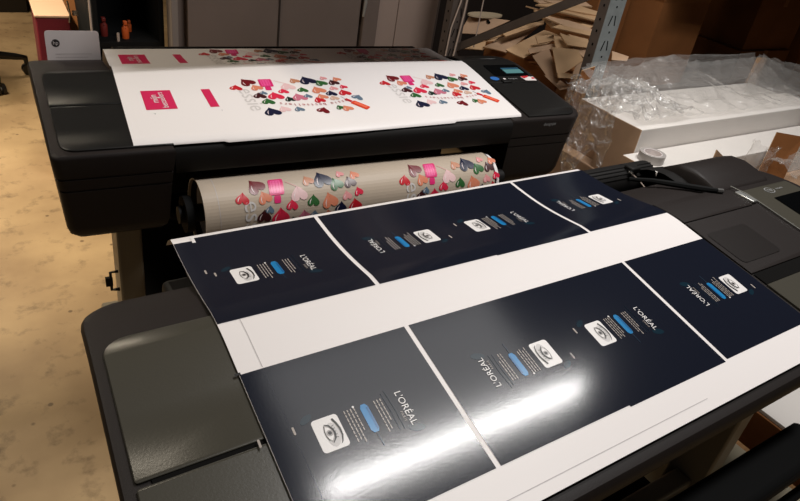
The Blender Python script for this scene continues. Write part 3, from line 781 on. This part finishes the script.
# card standing behind the left end of the far printer
def w2(u, v, z):
    return Vector((P2[0] + u * math.cos(YAW2) - v * math.sin(YAW2), P2[1] + u * math.sin(YAW2) + v * math.cos(YAW2), z))
mb = MB(); w, h = .132, .150
P = rrect(0, w, 0, h, .008); F = [mb.vert((x, 0, z)) for x, z in P]; B = [mb.vert((x, .0016, z)) for x, z in P]
mb.face(F, M['card']); mb.face(B[::-1], M['card'])
for k in range(len(F)): mb.face([F[k], B[k], B[(k + 1) % len(F)], F[(k + 1) % len(F)]], M['card'])
mpc = lambda x, z, hh: (x, -hh - .0002, z)
put_poly(mb, mpc, ellipse(.024, .118, .010, .010, 0, 20), M['card_logo'], .0004)
put_text(mb, mpc, 'hp', .0135, .024, .1185, 0, M['card'], .0008)
for k in range(6): put_poly(mb, mpc, [(.02, .09 - .009 * k), (.11 - .01 * (k % 3), .09 - .009 * k), (.11 - .01 * (k % 3), .0885 - .009 * k), (.02, .0885 - .009 * k)], M['card_line'], .0004)
o = mb.build('paper_card', fix=False); o.location = w2(-.135, .150, RZ - .105); o.rotation_euler = (R(-4), 0, YAW2)
tag(o, 'white paper card with a round black logo standing behind the far printer', 'card')

# office chair at the left edge: only its base shows
t = empty('office_chair', (.14, 4.69, 0), R(0), 'black office chair at the left edge, only its wheeled base in view', 'chair')
mb = MB(); mb.tube([(0, 0, .09), (0, 0, .16), (0, 0, .40)], [.05, .04, .025], M['chair'], n=14); mb.build('column', t, sharp=60)
for k in range(5):
    a = 2 * PI * k / 5 + .10
    d = Vector((math.cos(a), math.sin(a), 0))
    mb = MB(); mb.tube([d * .03 + Vector((0, 0, .135)), d * .16 + Vector((0, 0, .135)), d * .28 + Vector((0, 0, .115)), d * .325 + Vector((0, 0, .105)), d * .33 + Vector((0, 0, .06))], [.03, .026, .02, .018, .012], M['chair'], n=10)
    lg = mb.build('leg', t, sharp=60)
    mb = MB(); x = Vector((-d.y, d.x, 0)); c = d * .33 + Vector((0, 0, .032))
    mb.tube([c - x * .026, c - x * .008], .032, M['chair'], n=16); mb.tube([c + x * .008, c + x * .026], .032, M['chair'], n=16); mb.tube([c - x * .01, c + x * .01], .012, M['silver'], n=8)
    mb.build('caster', lg)
mb = MB(); P = rrect(-.25, .13, -.21, .21, .09, 6)
A = [mb.vert((x, y, .42)) for x, y in P]; B = [mb.vert((x, y, .49)) for x, y in P]; mb.face(A[::-1], M['fabric']); mb.face(B, M['fabric'])
for k in range(len(A)): mb.face([A[k], A[(k + 1) % len(A)], B[(k + 1) % len(A)], B[k]], M['fabric'])
st = mb.build('seat', t, bevel=.02, seg=3)
mb = MB(); mb.box((-.29, -.21, .58), (-.23, .21, 1.0), M['fabric']); mb.build('backrest', t, bevel=.025, seg=3)
mb = MB(); mb.tube([(-.10, 0, .415), (-.28, 0, .43), (-.30, 0, .60), (-.285, 0, .70)], .018, M['chair'], n=8); mb.build('back_support', t)
SEAT = st

# carton on a dark pallet far down the aisle
t = empty('pallet', (.05, 6.15, 0), 0, 'dark wooden pallet far down the aisle at the top left', 'pallet')
for y in (0, .4, .8):
    mb = MB(); mb.box((-.6, y, 0), (.62, y + .1, .10), M['chair']); mb.build('bearer', t)
for k in range(5):
    mb = MB(); mb.box((-.6 + .25 * k, 0, .10), (-.6 + .25 * k + .2, .9, .125), M['chair']); mb.build('board', t)
t = empty('large_carton', (.05, 6.2, .125), 0, 'large brown carton on the dark pallet far down the aisle', 'box')
mb = MB(); mb.box((.02, 0, 0), (.56, .7, .6), M['kraft']); mb.build('body', t, bevel=.005)
mb = MB(); mb.box((-.0, 0, .0), (.0, 0, 0), M['kraft'])
mb = MB(); mb.box((.26, -.002, .0), (.32, .702, .602), M['tape']); mb.build('tape', t)
t = empty('black_crate', (-.36, 6.2, .125), 0, 'black crate left of the large carton on the far pallet', 'crate')
mb = MB(); mb.box((-.2, 0, 0), (.40, .6, .5), M['chair']); mb.build('body', t, bevel=.01)
mb = MB(); mb.box((-.21, -.01, .46), (.41, .61, .5), M['chair']); mb.build('rim', t, bevel=.005)

# ------------------------------------------------------------------ storage rack on the right
t = empty('storage_rack', (2.235, 1.8, 0), 0, 'perforated steel storage rack behind the pallet of boxes', 'rack')
def post(x, y, m, name):
    mb = MB(); th = .003; w = .05; z1 = 2.9
    mb.box((x, y, 0), (x + .095, y + th, z1), m)                       # front face
    mb.box((x, y + th, 0), (x + th, y + w, z1), M['galv_dark'])                     # outer face, its shade put in as a darker steel colour
    mb.box((x + .095 - th, y + th, 0), (x + .095, y + w, z1), m); 
    for k in range(52):
        z = .10 + .05 * k + (0 if k % 2 else .004)
        if k % 2:
            for sx, dx in ((-1, .035), (1, .06)):
                mb.slab([(x + dx - .003 + sx * .006, y - .0006, z - .02), (x + dx + .003 + sx * .006, y - .0006, z - .02), (x + dx + .003 - sx * .004, y - .0006, z + .02), (x + dx - .003 - sx * .004, y - .0006, z + .02)], (0, -1, 0), .0004, M['hole'])
        else:
            mb.slab([(x + .044, y - .0006, z - .004), (x + .052, y - .0006, z - .004), (x + .052, y - .0006, z + .004), (x + .044, y - .0006, z + .004)], (0, -1, 0), .0004, M['hole'])
        mb.slab([(x - .0006, y + .021, z - .005), (x - .0006, y + .029, z - .005), (x - .0006, y + .029, z + .005), (x - .0006, y + .021, z + .005)], (-1, 0, 0), .0004, M['hole'])
    p = mb.build(name, t, fix=False)
    mb = MB(); mb.box((x - .02, y - .02, 0), (x + .10, y + .09, .005), m); mb.build('foot_plate', p)
post(0, 0, M['galv'], 'post'); post(-.085, .86, M['galv_dark'], 'post'); post(1.6, .86, M['galv_dark'], 'post'); post(3.5, .86, M['galv_dark'], 'post'); 
mb = MB()
def bar(mb, a, b, w, th, m):
    a, b = Vector(a), Vector(b); d = (b - a).normalized(); x = Vector((1, 0, 0)); s = d.cross(x).normalized()
    P = [a + s * w / 2, a - s * w / 2, b - s * w / 2, b + s * w / 2]
    mb.slab(P, (-1, 0, 0), th, m)
bar(mb, (-.005, .88, .765), (-.005, .055, 1.255), .036, .012, M['galv_dark']); mb.build('brace', t)
mb = MB(); bar(mb, (-.005, .88, .70), (-.005, .055, .25), .03, .012, M['galv_dark']); mb.build('brace', t)
mb = MB(); mb.box((.04, .055, .66), (1.62, .92, .70), M['galv_dark']); mb.build('shelf', t, bevel=.003)
mb = MB(); mb.box((.04, .055, .08), (1.62, .92, .12), M['galv_dark']); mb.build('shelf', t, bevel=.003)
mb = MB(); mb.box((.80, .18, 1.30), (3.60, .92, 1.33), M['galv_dark']); mb.build('shelf', t, bevel=.003)  # unseen upper shelf, set low and long to shade the cartons
# cables hanging by the rear post
mb = MB(); mb.tube([(2.20, 2.63, 1.9), (2.205, 2.635, 1.2), (2.18, 2.64, 1.0), (2.155, 2.645, .88), (2.15, 2.645, .70)], .004, M['cable'], n=6)
tag(mb.build('hanging_cable', sharp=60), 'pale looping cable hanging at the rear rack post, left of two', 'cable', None)
mb = MB(); mb.tube([(2.21, 2.628, 1.9), (2.215, 2.63, 1.2), (2.212, 2.635, .95), (2.195, 2.64, .70)], .005, M['cable'], n=6)
tag(mb.build('hanging_cable', sharp=60), 'pale straight cable hanging at the rear rack post, right of two', 'cable', None)
mb = MB(); mb.tube([(2.265, 2.57, 1.9), (2.27, 2.58, .80)], .003, M['cable'], n=6)
tag(mb.build('hanging_string'), 'thin white string hanging in front of the oval piece of card', 'string')

# cardboard blanks heaped on the shelf
PILE = [
   [(2.373, 2.778, 0.906), (2.54, 2.647, 0.914), (2.385, 2.691, 0.832), (2.302, 2.749, 0.821)] ,
   [(2.229, 2.658, 0.771), (2.346, 2.645, 0.816), (2.52, 2.619, 0.878), (2.349, 2.594, 0.78)] ,
   [(2.243, 2.482, 0.833), (2.342, 2.482, 0.875), (2.565, 2.448, 0.952), (2.334, 2.409, 0.827)] ,
   [(2.219, 2.465, 0.868), (2.348, 2.455, 0.908), (2.566, 2.436, 0.975), (2.554, 2.418, 0.963)] ,
   [(2.211, 2.287, 0.882), (2.436, 2.296, 0.968), (2.491, 2.237, 0.956), (2.267, 2.215, 0.864)] ,
   [(2.269, 2.207, 0.911), (2.387, 2.167, 0.944), (2.394, 2.148, 0.929), (2.271, 2.188, 0.893)] ,
   [(2.32, 2.226, 0.96), (2.4, 2.194, 0.978), (2.403, 2.17, 0.959), (2.317, 2.199, 0.935)] ,
   [(2.292, 2.197, 0.884), (2.346, 2.151, 0.925), (2.358, 2.029, 0.802), (2.323, 2.089, 0.81)] ,
   [(2.307, 2.1, 0.95), (2.405, 2.035, 0.957), (2.421, 1.998, 0.921), (2.307, 2.02, 0.837)] ,
   [(2.284, 2.008, 0.866), (2.371, 1.966, 0.868), (2.379, 1.953, 0.851), (2.286, 1.997, 0.846)] ,
   [(2.305, 2.101, 0.821), (2.348, 2.038, 0.818), (2.37, 1.986, 0.797), (2.338, 2.013, 0.78)] ,
   [(2.365, 2.129, 1.004), (2.478, 2.05, 0.983), (2.467, 2.025, 0.966), (2.37, 2.068, 0.968)] ,
   [(2.466, 2.373, 1.087), (2.698, 2.329, 1.098), (2.71, 2.281, 1.084), (2.532, 2.327, 1.079)] ,
   [(2.356, 2.313, 1.081), (2.575, 2.296, 1.099), (2.674, 2.203, 1.08), (2.64, 2.18, 1.069)] ,
   [(2.365, 2.289, 1.072), (2.536, 2.264, 1.081), (2.651, 2.175, 1.063), (2.612, 2.154, 1.052)] ,
   [(2.35, 2.366, 1.062), (2.453, 2.288, 1.047), (2.655, 2.184, 1.034), (2.625, 2.167, 1.024)] ,
   [(2.368, 2.326, 1.052), (2.427, 2.257, 1.033), (2.618, 2.166, 1.023), (2.589, 2.156, 1.015)] ,
   [(2.34, 2.253, 1.049), (2.471, 2.198, 1.042), (2.572, 2.116, 1.019), (2.539, 2.085, 1.001)] ,
   [(2.432, 2.391, 1.04), (2.453, 2.371, 1.041), (2.489, 2.271, 0.995), (2.465, 2.277, 0.983)] ,
   [(2.339, 2.161, 1.021), (2.389, 2.164, 1.032), (2.548, 2.094, 1.018), (2.527, 2.073, 1.003)] ,
   [(2.515, 2.487, 1.059), (2.624, 2.472, 1.064), (2.648, 2.449, 1.057), (2.534, 2.46, 1.049)] ,
   [(2.42, 2.129, 0.998), (2.505, 2.08, 0.989), (2.498, 2.061, 0.977), (2.418, 2.109, 0.986)] ,
   [(2.404, 2.07, 0.955), (2.476, 2.035, 0.963), (2.456, 2.01, 0.916), (2.425, 2.046, 0.94)] ,
   [(2.307, 2.457, 0.922), (2.498, 2.42, 0.97), (2.52, 2.398, 0.965), (2.319, 2.419, 0.902)] ,
   [(2.366, 2.161, 0.983), (2.423, 2.126, 0.981), (2.457, 2.068, 0.948), (2.354, 2.119, 0.941)] ,
   [(2.404, 2.016, 0.916), (2.428, 1.991, 0.905), (2.398, 1.969, 0.844), (2.369, 1.995, 0.851)] ,
   [(2.265, 2.675, 0.782), (2.349, 2.662, 0.805), (2.408, 2.615, 0.798), (2.299, 2.638, 0.771)] ,
   [(2.476, 1.906, 0.99), (2.542, 1.86, 0.978), (2.525, 1.85, 0.962), (2.458, 1.88, 0.959)] ,
]
LAB = ['brown blank with a dark hole leaning under the oval card', 'narrow brown strip lowest at the left of the heap beside the far printer', 'wide brown sheet crossing the middle of the heap', 'long thin strip lying on the wide brown sheet',
 'broad tan sheet right behind the far printer control panel', 'small flat tan carton at the front of the heap above the printer', 'short tan piece standing above the small flat carton', 'brown sheet leaning down behind the right corner of the far printer',
 'pale smooth sheet leaning against the front rack post', 'folded lower lip of card under the pale smooth sheet', 'brown offcut lowest in the heap beside the rack post', 'flat tan strip beneath the fanned stack next to the rack post',
 'topmost sheet of the fanned stack of cardboard', 'second sheet from the top of the fanned cardboard stack', 'third sheet from the top of the fanned cardboard stack', 'long sheet in the middle of the fanned stack with a turned end',
 'sheet below the long one in the fanned cardboard stack', 'wide sheet near the bottom of the fanned cardboard stack', 'folded end flap at the left of the fanned stack', 'lowest sheet of the fanned stack with a pale cut edge',
 'yellowish sheet at the top left of the fanned stack', 'thin strip between the fanned stack and the pale sheet', 'brown scrap behind the pale smooth sheet near the rack post', 'sheet leaning under the diagonal brace in the heap', 'tan triangle of card above the pale smooth sheet',
 'small upright offcut touching the rack post', 'short brown strip at the foot of the heap behind the printed sheet', 'torn tip of cardboard poking out right of the rack post']
for i, q in enumerate(PILE):
    q = [Vector(p) for p in q]; n = (q[1] - q[0]).cross(q[2] - q[0]).normalized()
    if n.z < 0: n = -n
    c = sum(q, Vector()) / 4
    mb = MB(); mm = M[('kraft', 'kraft_pale', 'kraft', 'kraft_pale', 'kraft_pale')[i % 5]]
    # sheet with a slightly curled grid and a folded second ply
    N = 4; ids = {}
    for a in range(N + 1):
        for b in range(N + 1):
            s, r_ = a / N, b / N
            p = (q[0] * (1 - s) + q[1] * s) * (1 - r_) + (q[3] * (1 - s) + q[2] * s) * r_
            w = .004 * math.sin(PI * s * 1.3 + i) * math.sin(PI * r_)
            ids[a, b, 0] = mb.vert(p + n * w - c); ids[a, b, 1] = mb.vert(p + n * (w - .007) - c)
    for a in range(N):
        for b in range(N):
            mb.face([ids[a, b, 0], ids[a + 1, b, 0], ids[a + 1, b + 1, 0], ids[a, b + 1, 0]], mm)
            mb.face([ids[a, b, 1], ids[a, b + 1, 1], ids[a + 1, b + 1, 1], ids[a + 1, b, 1]], mm)
    for a in range(N):
        for b0 in (0, N): mb.face([ids[a, b0, 0], ids[a + 1, b0, 0], ids[a + 1, b0, 1], ids[a, b0, 1]], M['kraft_pale'])
        for a0 in (0, N): mb.face([ids[a0, a, 0], ids[a0, a + 1, 0], ids[a0, a + 1, 1], ids[a0, a, 1]], M['kraft_pale'])
    if i == 0:
        mb.face([mb.vert(c * 0 + (q[0] * .3 + q[1] * .45 + q[2] * .15 + q[3] * .1 - c) + n * .006 + Vector((.012 * math.cos(k), .01 * math.sin(k) , .008 * math.sin(k)))) for k in [2 * PI * j / 8 for j in range(8)]], M['hole'])
    o = mb.build('cardboard_blank', None, c)
    tag(o, LAB[i] if i < len(LAB) else 'cardboard blank', 'cardboard', 'cardboard blanks heaped on the rack')
mb = MB(); P = ellipse(0, 0, .113, .05, 0, 28); A = [mb.vert((x, y, .008)) for x, y in P]; B = [mb.vert((x, y, 0)) for x, y in P]
mb.face(A, M['foam']); mb.face(B[::-1], M['foam'])
for k in range(28): mb.face([A[k], B[k], B[(k + 1) % 28], A[(k + 1) % 28]], M['foam'])
tag(mb.build('oval_card', None, (2.452, 2.75, .910)), 'pale oval card lying on top of the heap at its left', 'card')
# carton under the heap
def carton(name, loc, rz, size, label, m, tape=True, group=None, flap=None, top=None):
    t = empty(name, loc, rz, label, 'box', group); x, y, z = size
    mb = MB(); mb.box((0, 0, 0), (x, y, z), m); mb.build('body', t, bevel=.004)
    if tape:
        mb = MB(); mb.box((x / 2 - .025, -.0012, z * .72), (x / 2 + .025, y + .0012, z + .0012), M['tape']); mb.build('tape', t)
    return t
carton('carton', (2.36, 2.06, .70), R(2), (.36, .52, .13), 'brown carton lying under the heap of cardboard on the rack', M['kraft_dark'])
# tall open carton and dark cartons in the rack bay
t = empty('tall_carton', (3.06, 2.14, .70), R(4), 'tall brown open carton standing in the rack behind the pallet of boxes', 'box')
mb = MB(); w, d, z1, th = .44, .40, .44, .006
mb.box((0, 0, 0), (w, th, z1), M['kraft_dark']); mb.box((0, d - th, 0), (w, d, z1), M['kraft_dark']); mb.box((0, th, 0), (th, d - th, z1), M['kraft_dark']); mb.box((w - th, th, 0), (w, d - th, z1), M['kraft_dark']); mb.box((th, th, 0), (w - th, d - th, th), M['kraft_dark'])
mb.build('body', t)
for q, n in (([(0, 0, z1), (w, 0, z1), (w, -.05, z1 + .19), (0, -.05, z1 + .19)], (0, -1, .2)), ([(0, 0, z1), (0, d, z1), (-.06, d, z1 + .17), (-.06, 0, z1 + .17)], (-1, 0, .2))):
    mb = MB(); mb.slab(q, n, .005, M['kraft_dark']); mb.build('flap', t)
carton('carton', (2.775, 2.30, .70), R(3), (.255, .30, .50), 'dark brown carton between the cardboard heap and the tall open carton', M['kraft_dark'])
carton('carton', (4.72, 2.56, .0), R(-2), (.62, .55, .72), 'dark brown carton at the far right, lower of the pair behind the pallet', M['kraft_dark'])
carton('carton', (4.76, 2.58, .72), R(-1), (.62, .5, .42), 'dark brown carton at the far right, stacked on the lower one', M['kraft_dark'])
carton('carton', (5.45, 2.5, .0), R(3), (.55, .55, .95), 'dark brown carton right of the stacked pair at the right edge', M['kraft_dark'])
mb = MB(); mb.box((4.30, 2.74, 0), (4.34, 2.80, 2.2), M['galv_dark']); tag(mb.build('steel_pole', bevel=.004), 'thin dark steel pole standing between the tall carton and the dark cartons', 'pole')

# ------------------------------------------------------------------ pallet of long white boxes in film
t = empty('pallet', (2.02, 1.02, 0), 0, 'wooden pallet under the large wrapped carton', 'pallet')
for y in (0, .30, .60):
    mb = MB(); mb.box((0, y, 0), (1.34, y + .09, .10), M['wood']); mb.build('bearer', t)
for k in range(7):
    mb = MB(); mb.box((.2 * k, 0, .10), (.2 * k + .13, .69, .122), M['wood']); mb.build('board', t)
carton('large_carton', (2.03, 1.04, .122), 0, (1.32, .66, .56), 'large brown carton on the pallet carrying the long white boxes', M['kraft'])
def longbox(loc, size, label, end_open=False, rz=0):
    t = empty('long_white_box', loc, rz, label, 'box', 'long white paper boxes on the pallet'); x, y, z = size; th = .004
    if not end_open:
        mb = MB(); W = M['kraft_white']; mb.box((0, 0, 0), (x, y, z), [W, W, W, W, W, M['kraft']]); mb.build('body', t, bevel=.003)
    else:
        mb = MB(); W = M['kraft_white']
        mb.box((0, 0, 0), (x, y, th), W); mb.box((0, 0, z - th), (x, y, z), W); mb.box((0, 0, th), (x, th, z - th), W); mb.box((0, y - th, th), (x, y, z - th), W); mb.box((x - th, th, th), (x, y - th, z - th), W)
        mb.build('body', t)
        mb = MB(); mb.slab([(0, 0, 0), (0, y, 0), (-.07, y + .01, -.03), (-.07, -.01, -.03)], (0, 0, 1), .004, M['kraft_white']); mb.build('flap', t)
    return t
longbox((2.035, 1.335, .682), (1.26, .165, .218), 'long white box with a bare brown end, largest on the pallet')
longbox((2.09, 1.505, .682), (1.21, .18, .20), 'long white box at the back of the pallet against the film')
longbox((1.965, 1.185, .682), (1.22, .145, .133), 'low white box in front of the largest one, with a tape roll lying on it')
t2 = empty('tape_roll', (2.035, 1.262, .816), 0, 'roll of clear tape lying flat on the end of the front white box', 'tape')
n = 30
for nm, r0, r1, m in (('tape', .046, .034, M['tape_grey']), ('core', .0335, .030, M['card'])):
    mb = MB()
    for k in range(n):
        a, b = 2 * PI * k / n, 2 * PI * (k + 1) / n
        P = lambda r, th, z: (r * math.cos(th), r * math.sin(th), z)
        for q in ([P(r0, a, 0), P(r0, b, 0), P(r0, b, .03), P(r0, a, .03)], [P(r1, b, 0), P(r1, a, 0), P(r1, a, .03), P(r1, b, .03)], [P(r0, a, .03), P(r0, b, .03), P(r1, b, .03), P(r1, a, .03)], [P(r0, b, 0), P(r0, a, 0), P(r1, a, 0), P(r1, b, 0)]): mb.quad(q, m)
    mb.build(nm, t2, sharp=50)
# loose flaps of cut cartons standing at the front
def flap(pts, n, label, m=None):
    c = sum((Vector(p) for p in pts), Vector()) / len(pts)
    mb = MB(); q = [Vector(p) - c for p in pts]; n = Vector(n).normalized()
    a = [mb.vert(p) for p in q]; b = [mb.vert(p - n * .005) for p in q]
    mb.face(a, m or M['kraft']); mb.face(b[::-1], m or M['kraft'])
    for k in range(len(a)): mb.face([a[k], b[k], b[(k + 1) % len(a)], a[(k + 1) % len(a)]], M['kraft_pale'])
    return tag(mb.build('cardboard_flap', None, c), label, 'cardboard')
flap([(2.27, 1.165, .70), (2.50, 1.165, .70), (2.40, 1.165, .80), (2.275, 1.172, .87)], (-.3, -1, .2), 'small brown triangle of card in front of the white boxes')
o = flap([(2.56, 1.13, .70), (2.68, 1.08, .70), (2.80, 1.13, .885), (2.66, 1.175, .90)], (-.6, -.7, .3), 'folded brown carton flap standing up at the right above the near printer', M['kraft_dark'])
flap([(2.06, 1.71, .684), (2.125, 1.705, .684), (2.145, 1.705, 1.00), (2.08, 1.71, .985)], (-.3, -1, 0), 'upright brown strip of card under film beside the front rack post', M['kraft_dark'])
flap([(3.27, 1.70, .684), (3.40, 1.69, .684), (3.37, 1.69, 1.00), (3.30, 1.70, 1.0)], (-.5, -.8, 0), 'upright brown corner card holding up the film at the back right', M['kraft'])

# the film
def film_patch(mb, P, nu, nv, amp, sc, seed, fold=0):
    """P(s,t) surface crumpled by noise, with sharp creases"""
    ids = {}
    for i in range(nu + 1):
        for j in range(nv + 1):
            s, t = i / nu, j / nv; p = Vector(P(s, t))
            q = (Vector((p.x * sc[0], p.y * sc[1], p.z * sc[2])) if isinstance(sc, tuple) else p * sc) + Vector((seed, seed * 1.7, 0))
            d = noise.noise_vector(q) * amp + noise.noise_vector(q * 2.3) * amp * .5
            r = (1 - abs(noise.noise(q * 1.1))) ** 4 * (fold or amp) + (1 - abs(noise.noise(q * 2.4 + Vector((9, 2, 4))))) ** 5 * (fold or amp) * .6
            ids[i, j] = mb.vert(p + d + Vector((-.3, -.3, .8)) * r)
    for i in range(nu):
        for j in range(nv): mb.face([ids[i, j], ids[i + 1, j], ids[i + 1, j + 1], ids[i, j + 1]], M['film'])
t = empty('plastic_wrap', (2.02, 1.02, .12), 0, 'crumpled clear plastic film draped over the pallet of long white boxes', 'plastic film')
def film(name, P, nu, nv, amp, sc, seed, fold=0):
    mb = MB(); film_patch(mb, P, int(nu * 1.8), int(nv * 1.8), amp, sc, seed, fold)
    mb.T = None
    mb.v = [v - Vector((2.02, 1.02, .12)) for v in mb.v]
    o = mb.build(name, t, fix=False)
    for p in o.data.polygons: p.use_smooth = True
    return o
def lerp(a, b, t): return a + (b - a) * t
# stretched back wall
film('film_wall', lambda s, t_: (lerp(2.13, 3.34, s), 1.74 - .05 * (1 - t_), lerp(.90, 1.0 + .012 * math.sin(s * PI), t_) - .015 * math.sin(PI * s) * (1 - t_)), 60, 16, .009, (1.6, 14, 34), 1.0, .012)
# top sheet sagging from the wall over the boxes
film('film_top', lambda s, t_: (lerp(2.08, 3.36, s), lerp(1.36, 1.72, t_), .915 + .07 * t_ ** 3 + .03 * math.exp(-((s - .42) ** 2) / .01) * t_), 70, 26, .012, 6, 4.0, .02)
# tent up to the back right corner
film('film_tent', lambda s, t_: (lerp(3.33, lerp(2.95, 3.60, s), t_), lerp(1.70, lerp(1.52, 1.36, s), t_), lerp(1.01, .90, t_)), 26, 16, .012, 9, 7.0, .01)
film('film_side', lambda s, t_: (lerp(3.33, 3.75, s), lerp(1.72, 1.30, s), lerp(.88, 1.0, t_)), 26, 10, .012, 9, 9.0)
# crumpled bunch on the left end
film('film_bunch', lambda s, t_: (lerp(2.0, 2.36, s) - .02 * math.sin(t_ * PI), lerp(1.72, 1.36, t_), .925 + .055 * math.sin(PI * s) * math.sin(PI * t_)), 36, 36, .02, 11, 12.0, .03)
film('film_end', lambda s, t_: (2.015 - .03 * math.sin(PI * s) * (1 - t_), lerp(1.44, 1.70, s), lerp(.66 + .08 * math.sin(9 * s), .96, t_)), 40, 40, .014, 13, 15.0, .035)
film('film_front', lambda s, t_: (lerp(2.44, 2.66, s), 1.14 + .02 * math.sin(7 * s), lerp(.69, .88, t_) - .03 * s), 24, 24, .02, 14, 18.0)
film('film_fold', lambda s, t_: (lerp(2.60, 3.35, s), lerp(1.02, 1.16, t_), .78 + .03 * math.sin(PI * t_)), 50, 14, .022, 12, 21.0, .02)

# ------------------------------------------------------------------ things on the floor at the right, seen below the near printer
t = empty('low_carton', (1.93, .22, 0), 0, 'brown carton with a white board top standing on the floor below the near printer', 'box')
mb = MB(); mb.box((0, 0, 0), (.62, .60, .305), M['kraft_dark']); mb.build('body', t, bevel=.003)
mb = MB(); mb.box((0.004, -.002, .306), (.626, .602, .320), M['kraft_white']); mb.build('top_board', t, bevel=.002)
t = empty('flat_carton', (1.53, .05, 0), 0, 'low beige carton on the floor beside the stand of the near printer', 'box')
mb = MB(); mb.box((0, 0, 0), (.265, .72, .262), M['beige_board']); mb.build('body', t, bevel=.003)
mb = MB(); mb.box((.03, -.001, .2625), (.032, .721, .2632), M['kraft_dark']); mb.build('lid_seam', t)
mb = MB(); mb.box((0, 0, 0), (.05, .70, .235), M['wood']); tag(mb.build('timber_block', None, (1.80, .06, 0), bevel=.004), 'brown timber block on edge between the beige and white-topped cartons', 'timber')

# ------------------------------------------------------------------ camera
cam = bpy.data.cameras.new('camera'); co = bpy.data.objects.new('camera', cam); C.objects.link(co)
RX = ((0.83071791, -0.18394468, 0.52542564), (-0.53649634, -0.51645601, 0.66741657), (0.1485915, -0.83632383, -0.5277149))
mx = Matrix(((RX[0][0], -RX[0][1], -RX[0][2], 0), (RX[1][0], -RX[1][1], -RX[1][2], 0), (RX[2][0], -RX[2][1], -RX[2][2], 1.66), (0, 0, 0, 1)))
co.matrix_world = mx
cam.sensor_width = 36; cam.sensor_fit = 'HORIZONTAL'; cam.lens = 664.12 / 800 * 36; cam.clip_start = .02
SC.camera = co

# ------------------------------------------------------------------ light
w = bpy.data.worlds.new('world'); SC.world = w; w.use_nodes = True
w.node_tree.nodes['Background'].inputs[0].default_value = (.9, .8, .7, 1); w.node_tree.nodes['Background'].inputs[1].default_value = .05
def area(name, loc, target, sx, sy, e, col):
    l = bpy.data.lights.new(name, 'AREA'); l.shape = 'RECTANGLE'; l.size = sx; l.size_y = sy; l.energy = e; l.color = col
    o = bpy.data.objects.new(name, l); C.objects.link(o); o.location = loc
    d = Vector(target) - Vector(loc); o.rotation_euler = d.to_track_quat('-Z', 'Y').to_euler()
    return o
k = area('main_lamp', (1.8, .35, 4.2), (1.7, .75, 0), 1.2, .16, 63, (1, .98, .96))
k2 = area('tube_lamp', (1.67, 1.02, 2.75), (1.67, 1.02, 0), 1.45, .05, 19, (1, .975, .95))
g = area('panel_lamp', (1.6, 1.40, 2.78), (1.6, 1.40, 0), 1.35, .62, 5, (1, .975, .95))
sl = bpy.data.lights.new('aisle_spot_lamp', 'SPOT'); sl.energy = 260; sl.spot_size = R(70); sl.spot_blend = .8; sl.shadow_soft_size = .08; sl.color = (1, .86, .64)
so = bpy.data.objects.new('aisle_spot_lamp', sl); C.objects.link(so); so.location = (-.30, 3.2, 2.5); so.rotation_euler = (Vector((.10, 3.2, 0)) - Vector((-.30, 3.2, 2.5))).to_track_quat('-Z', 'Y').to_euler()
a2 = area('far_aisle_fill', (-.35, 5.5, 2.35), (.2, 5.0, 0), .7, .25, 34, (1, .86, .66))  # fill light added to brighten the far end of the aisle
a = area('aisle_lamp', (-.9, 2.2, 2.9), (-.2, 2.2, 0), .9, .3, 22, (1, .88, .7))
SC.view_settings.view_transform = 'Standard'; SC.view_settings.look = 'None'; SC.view_settings.gamma = 1; SC.view_settings.exposure = 0
SC.view_settings.use_curve_mapping = False
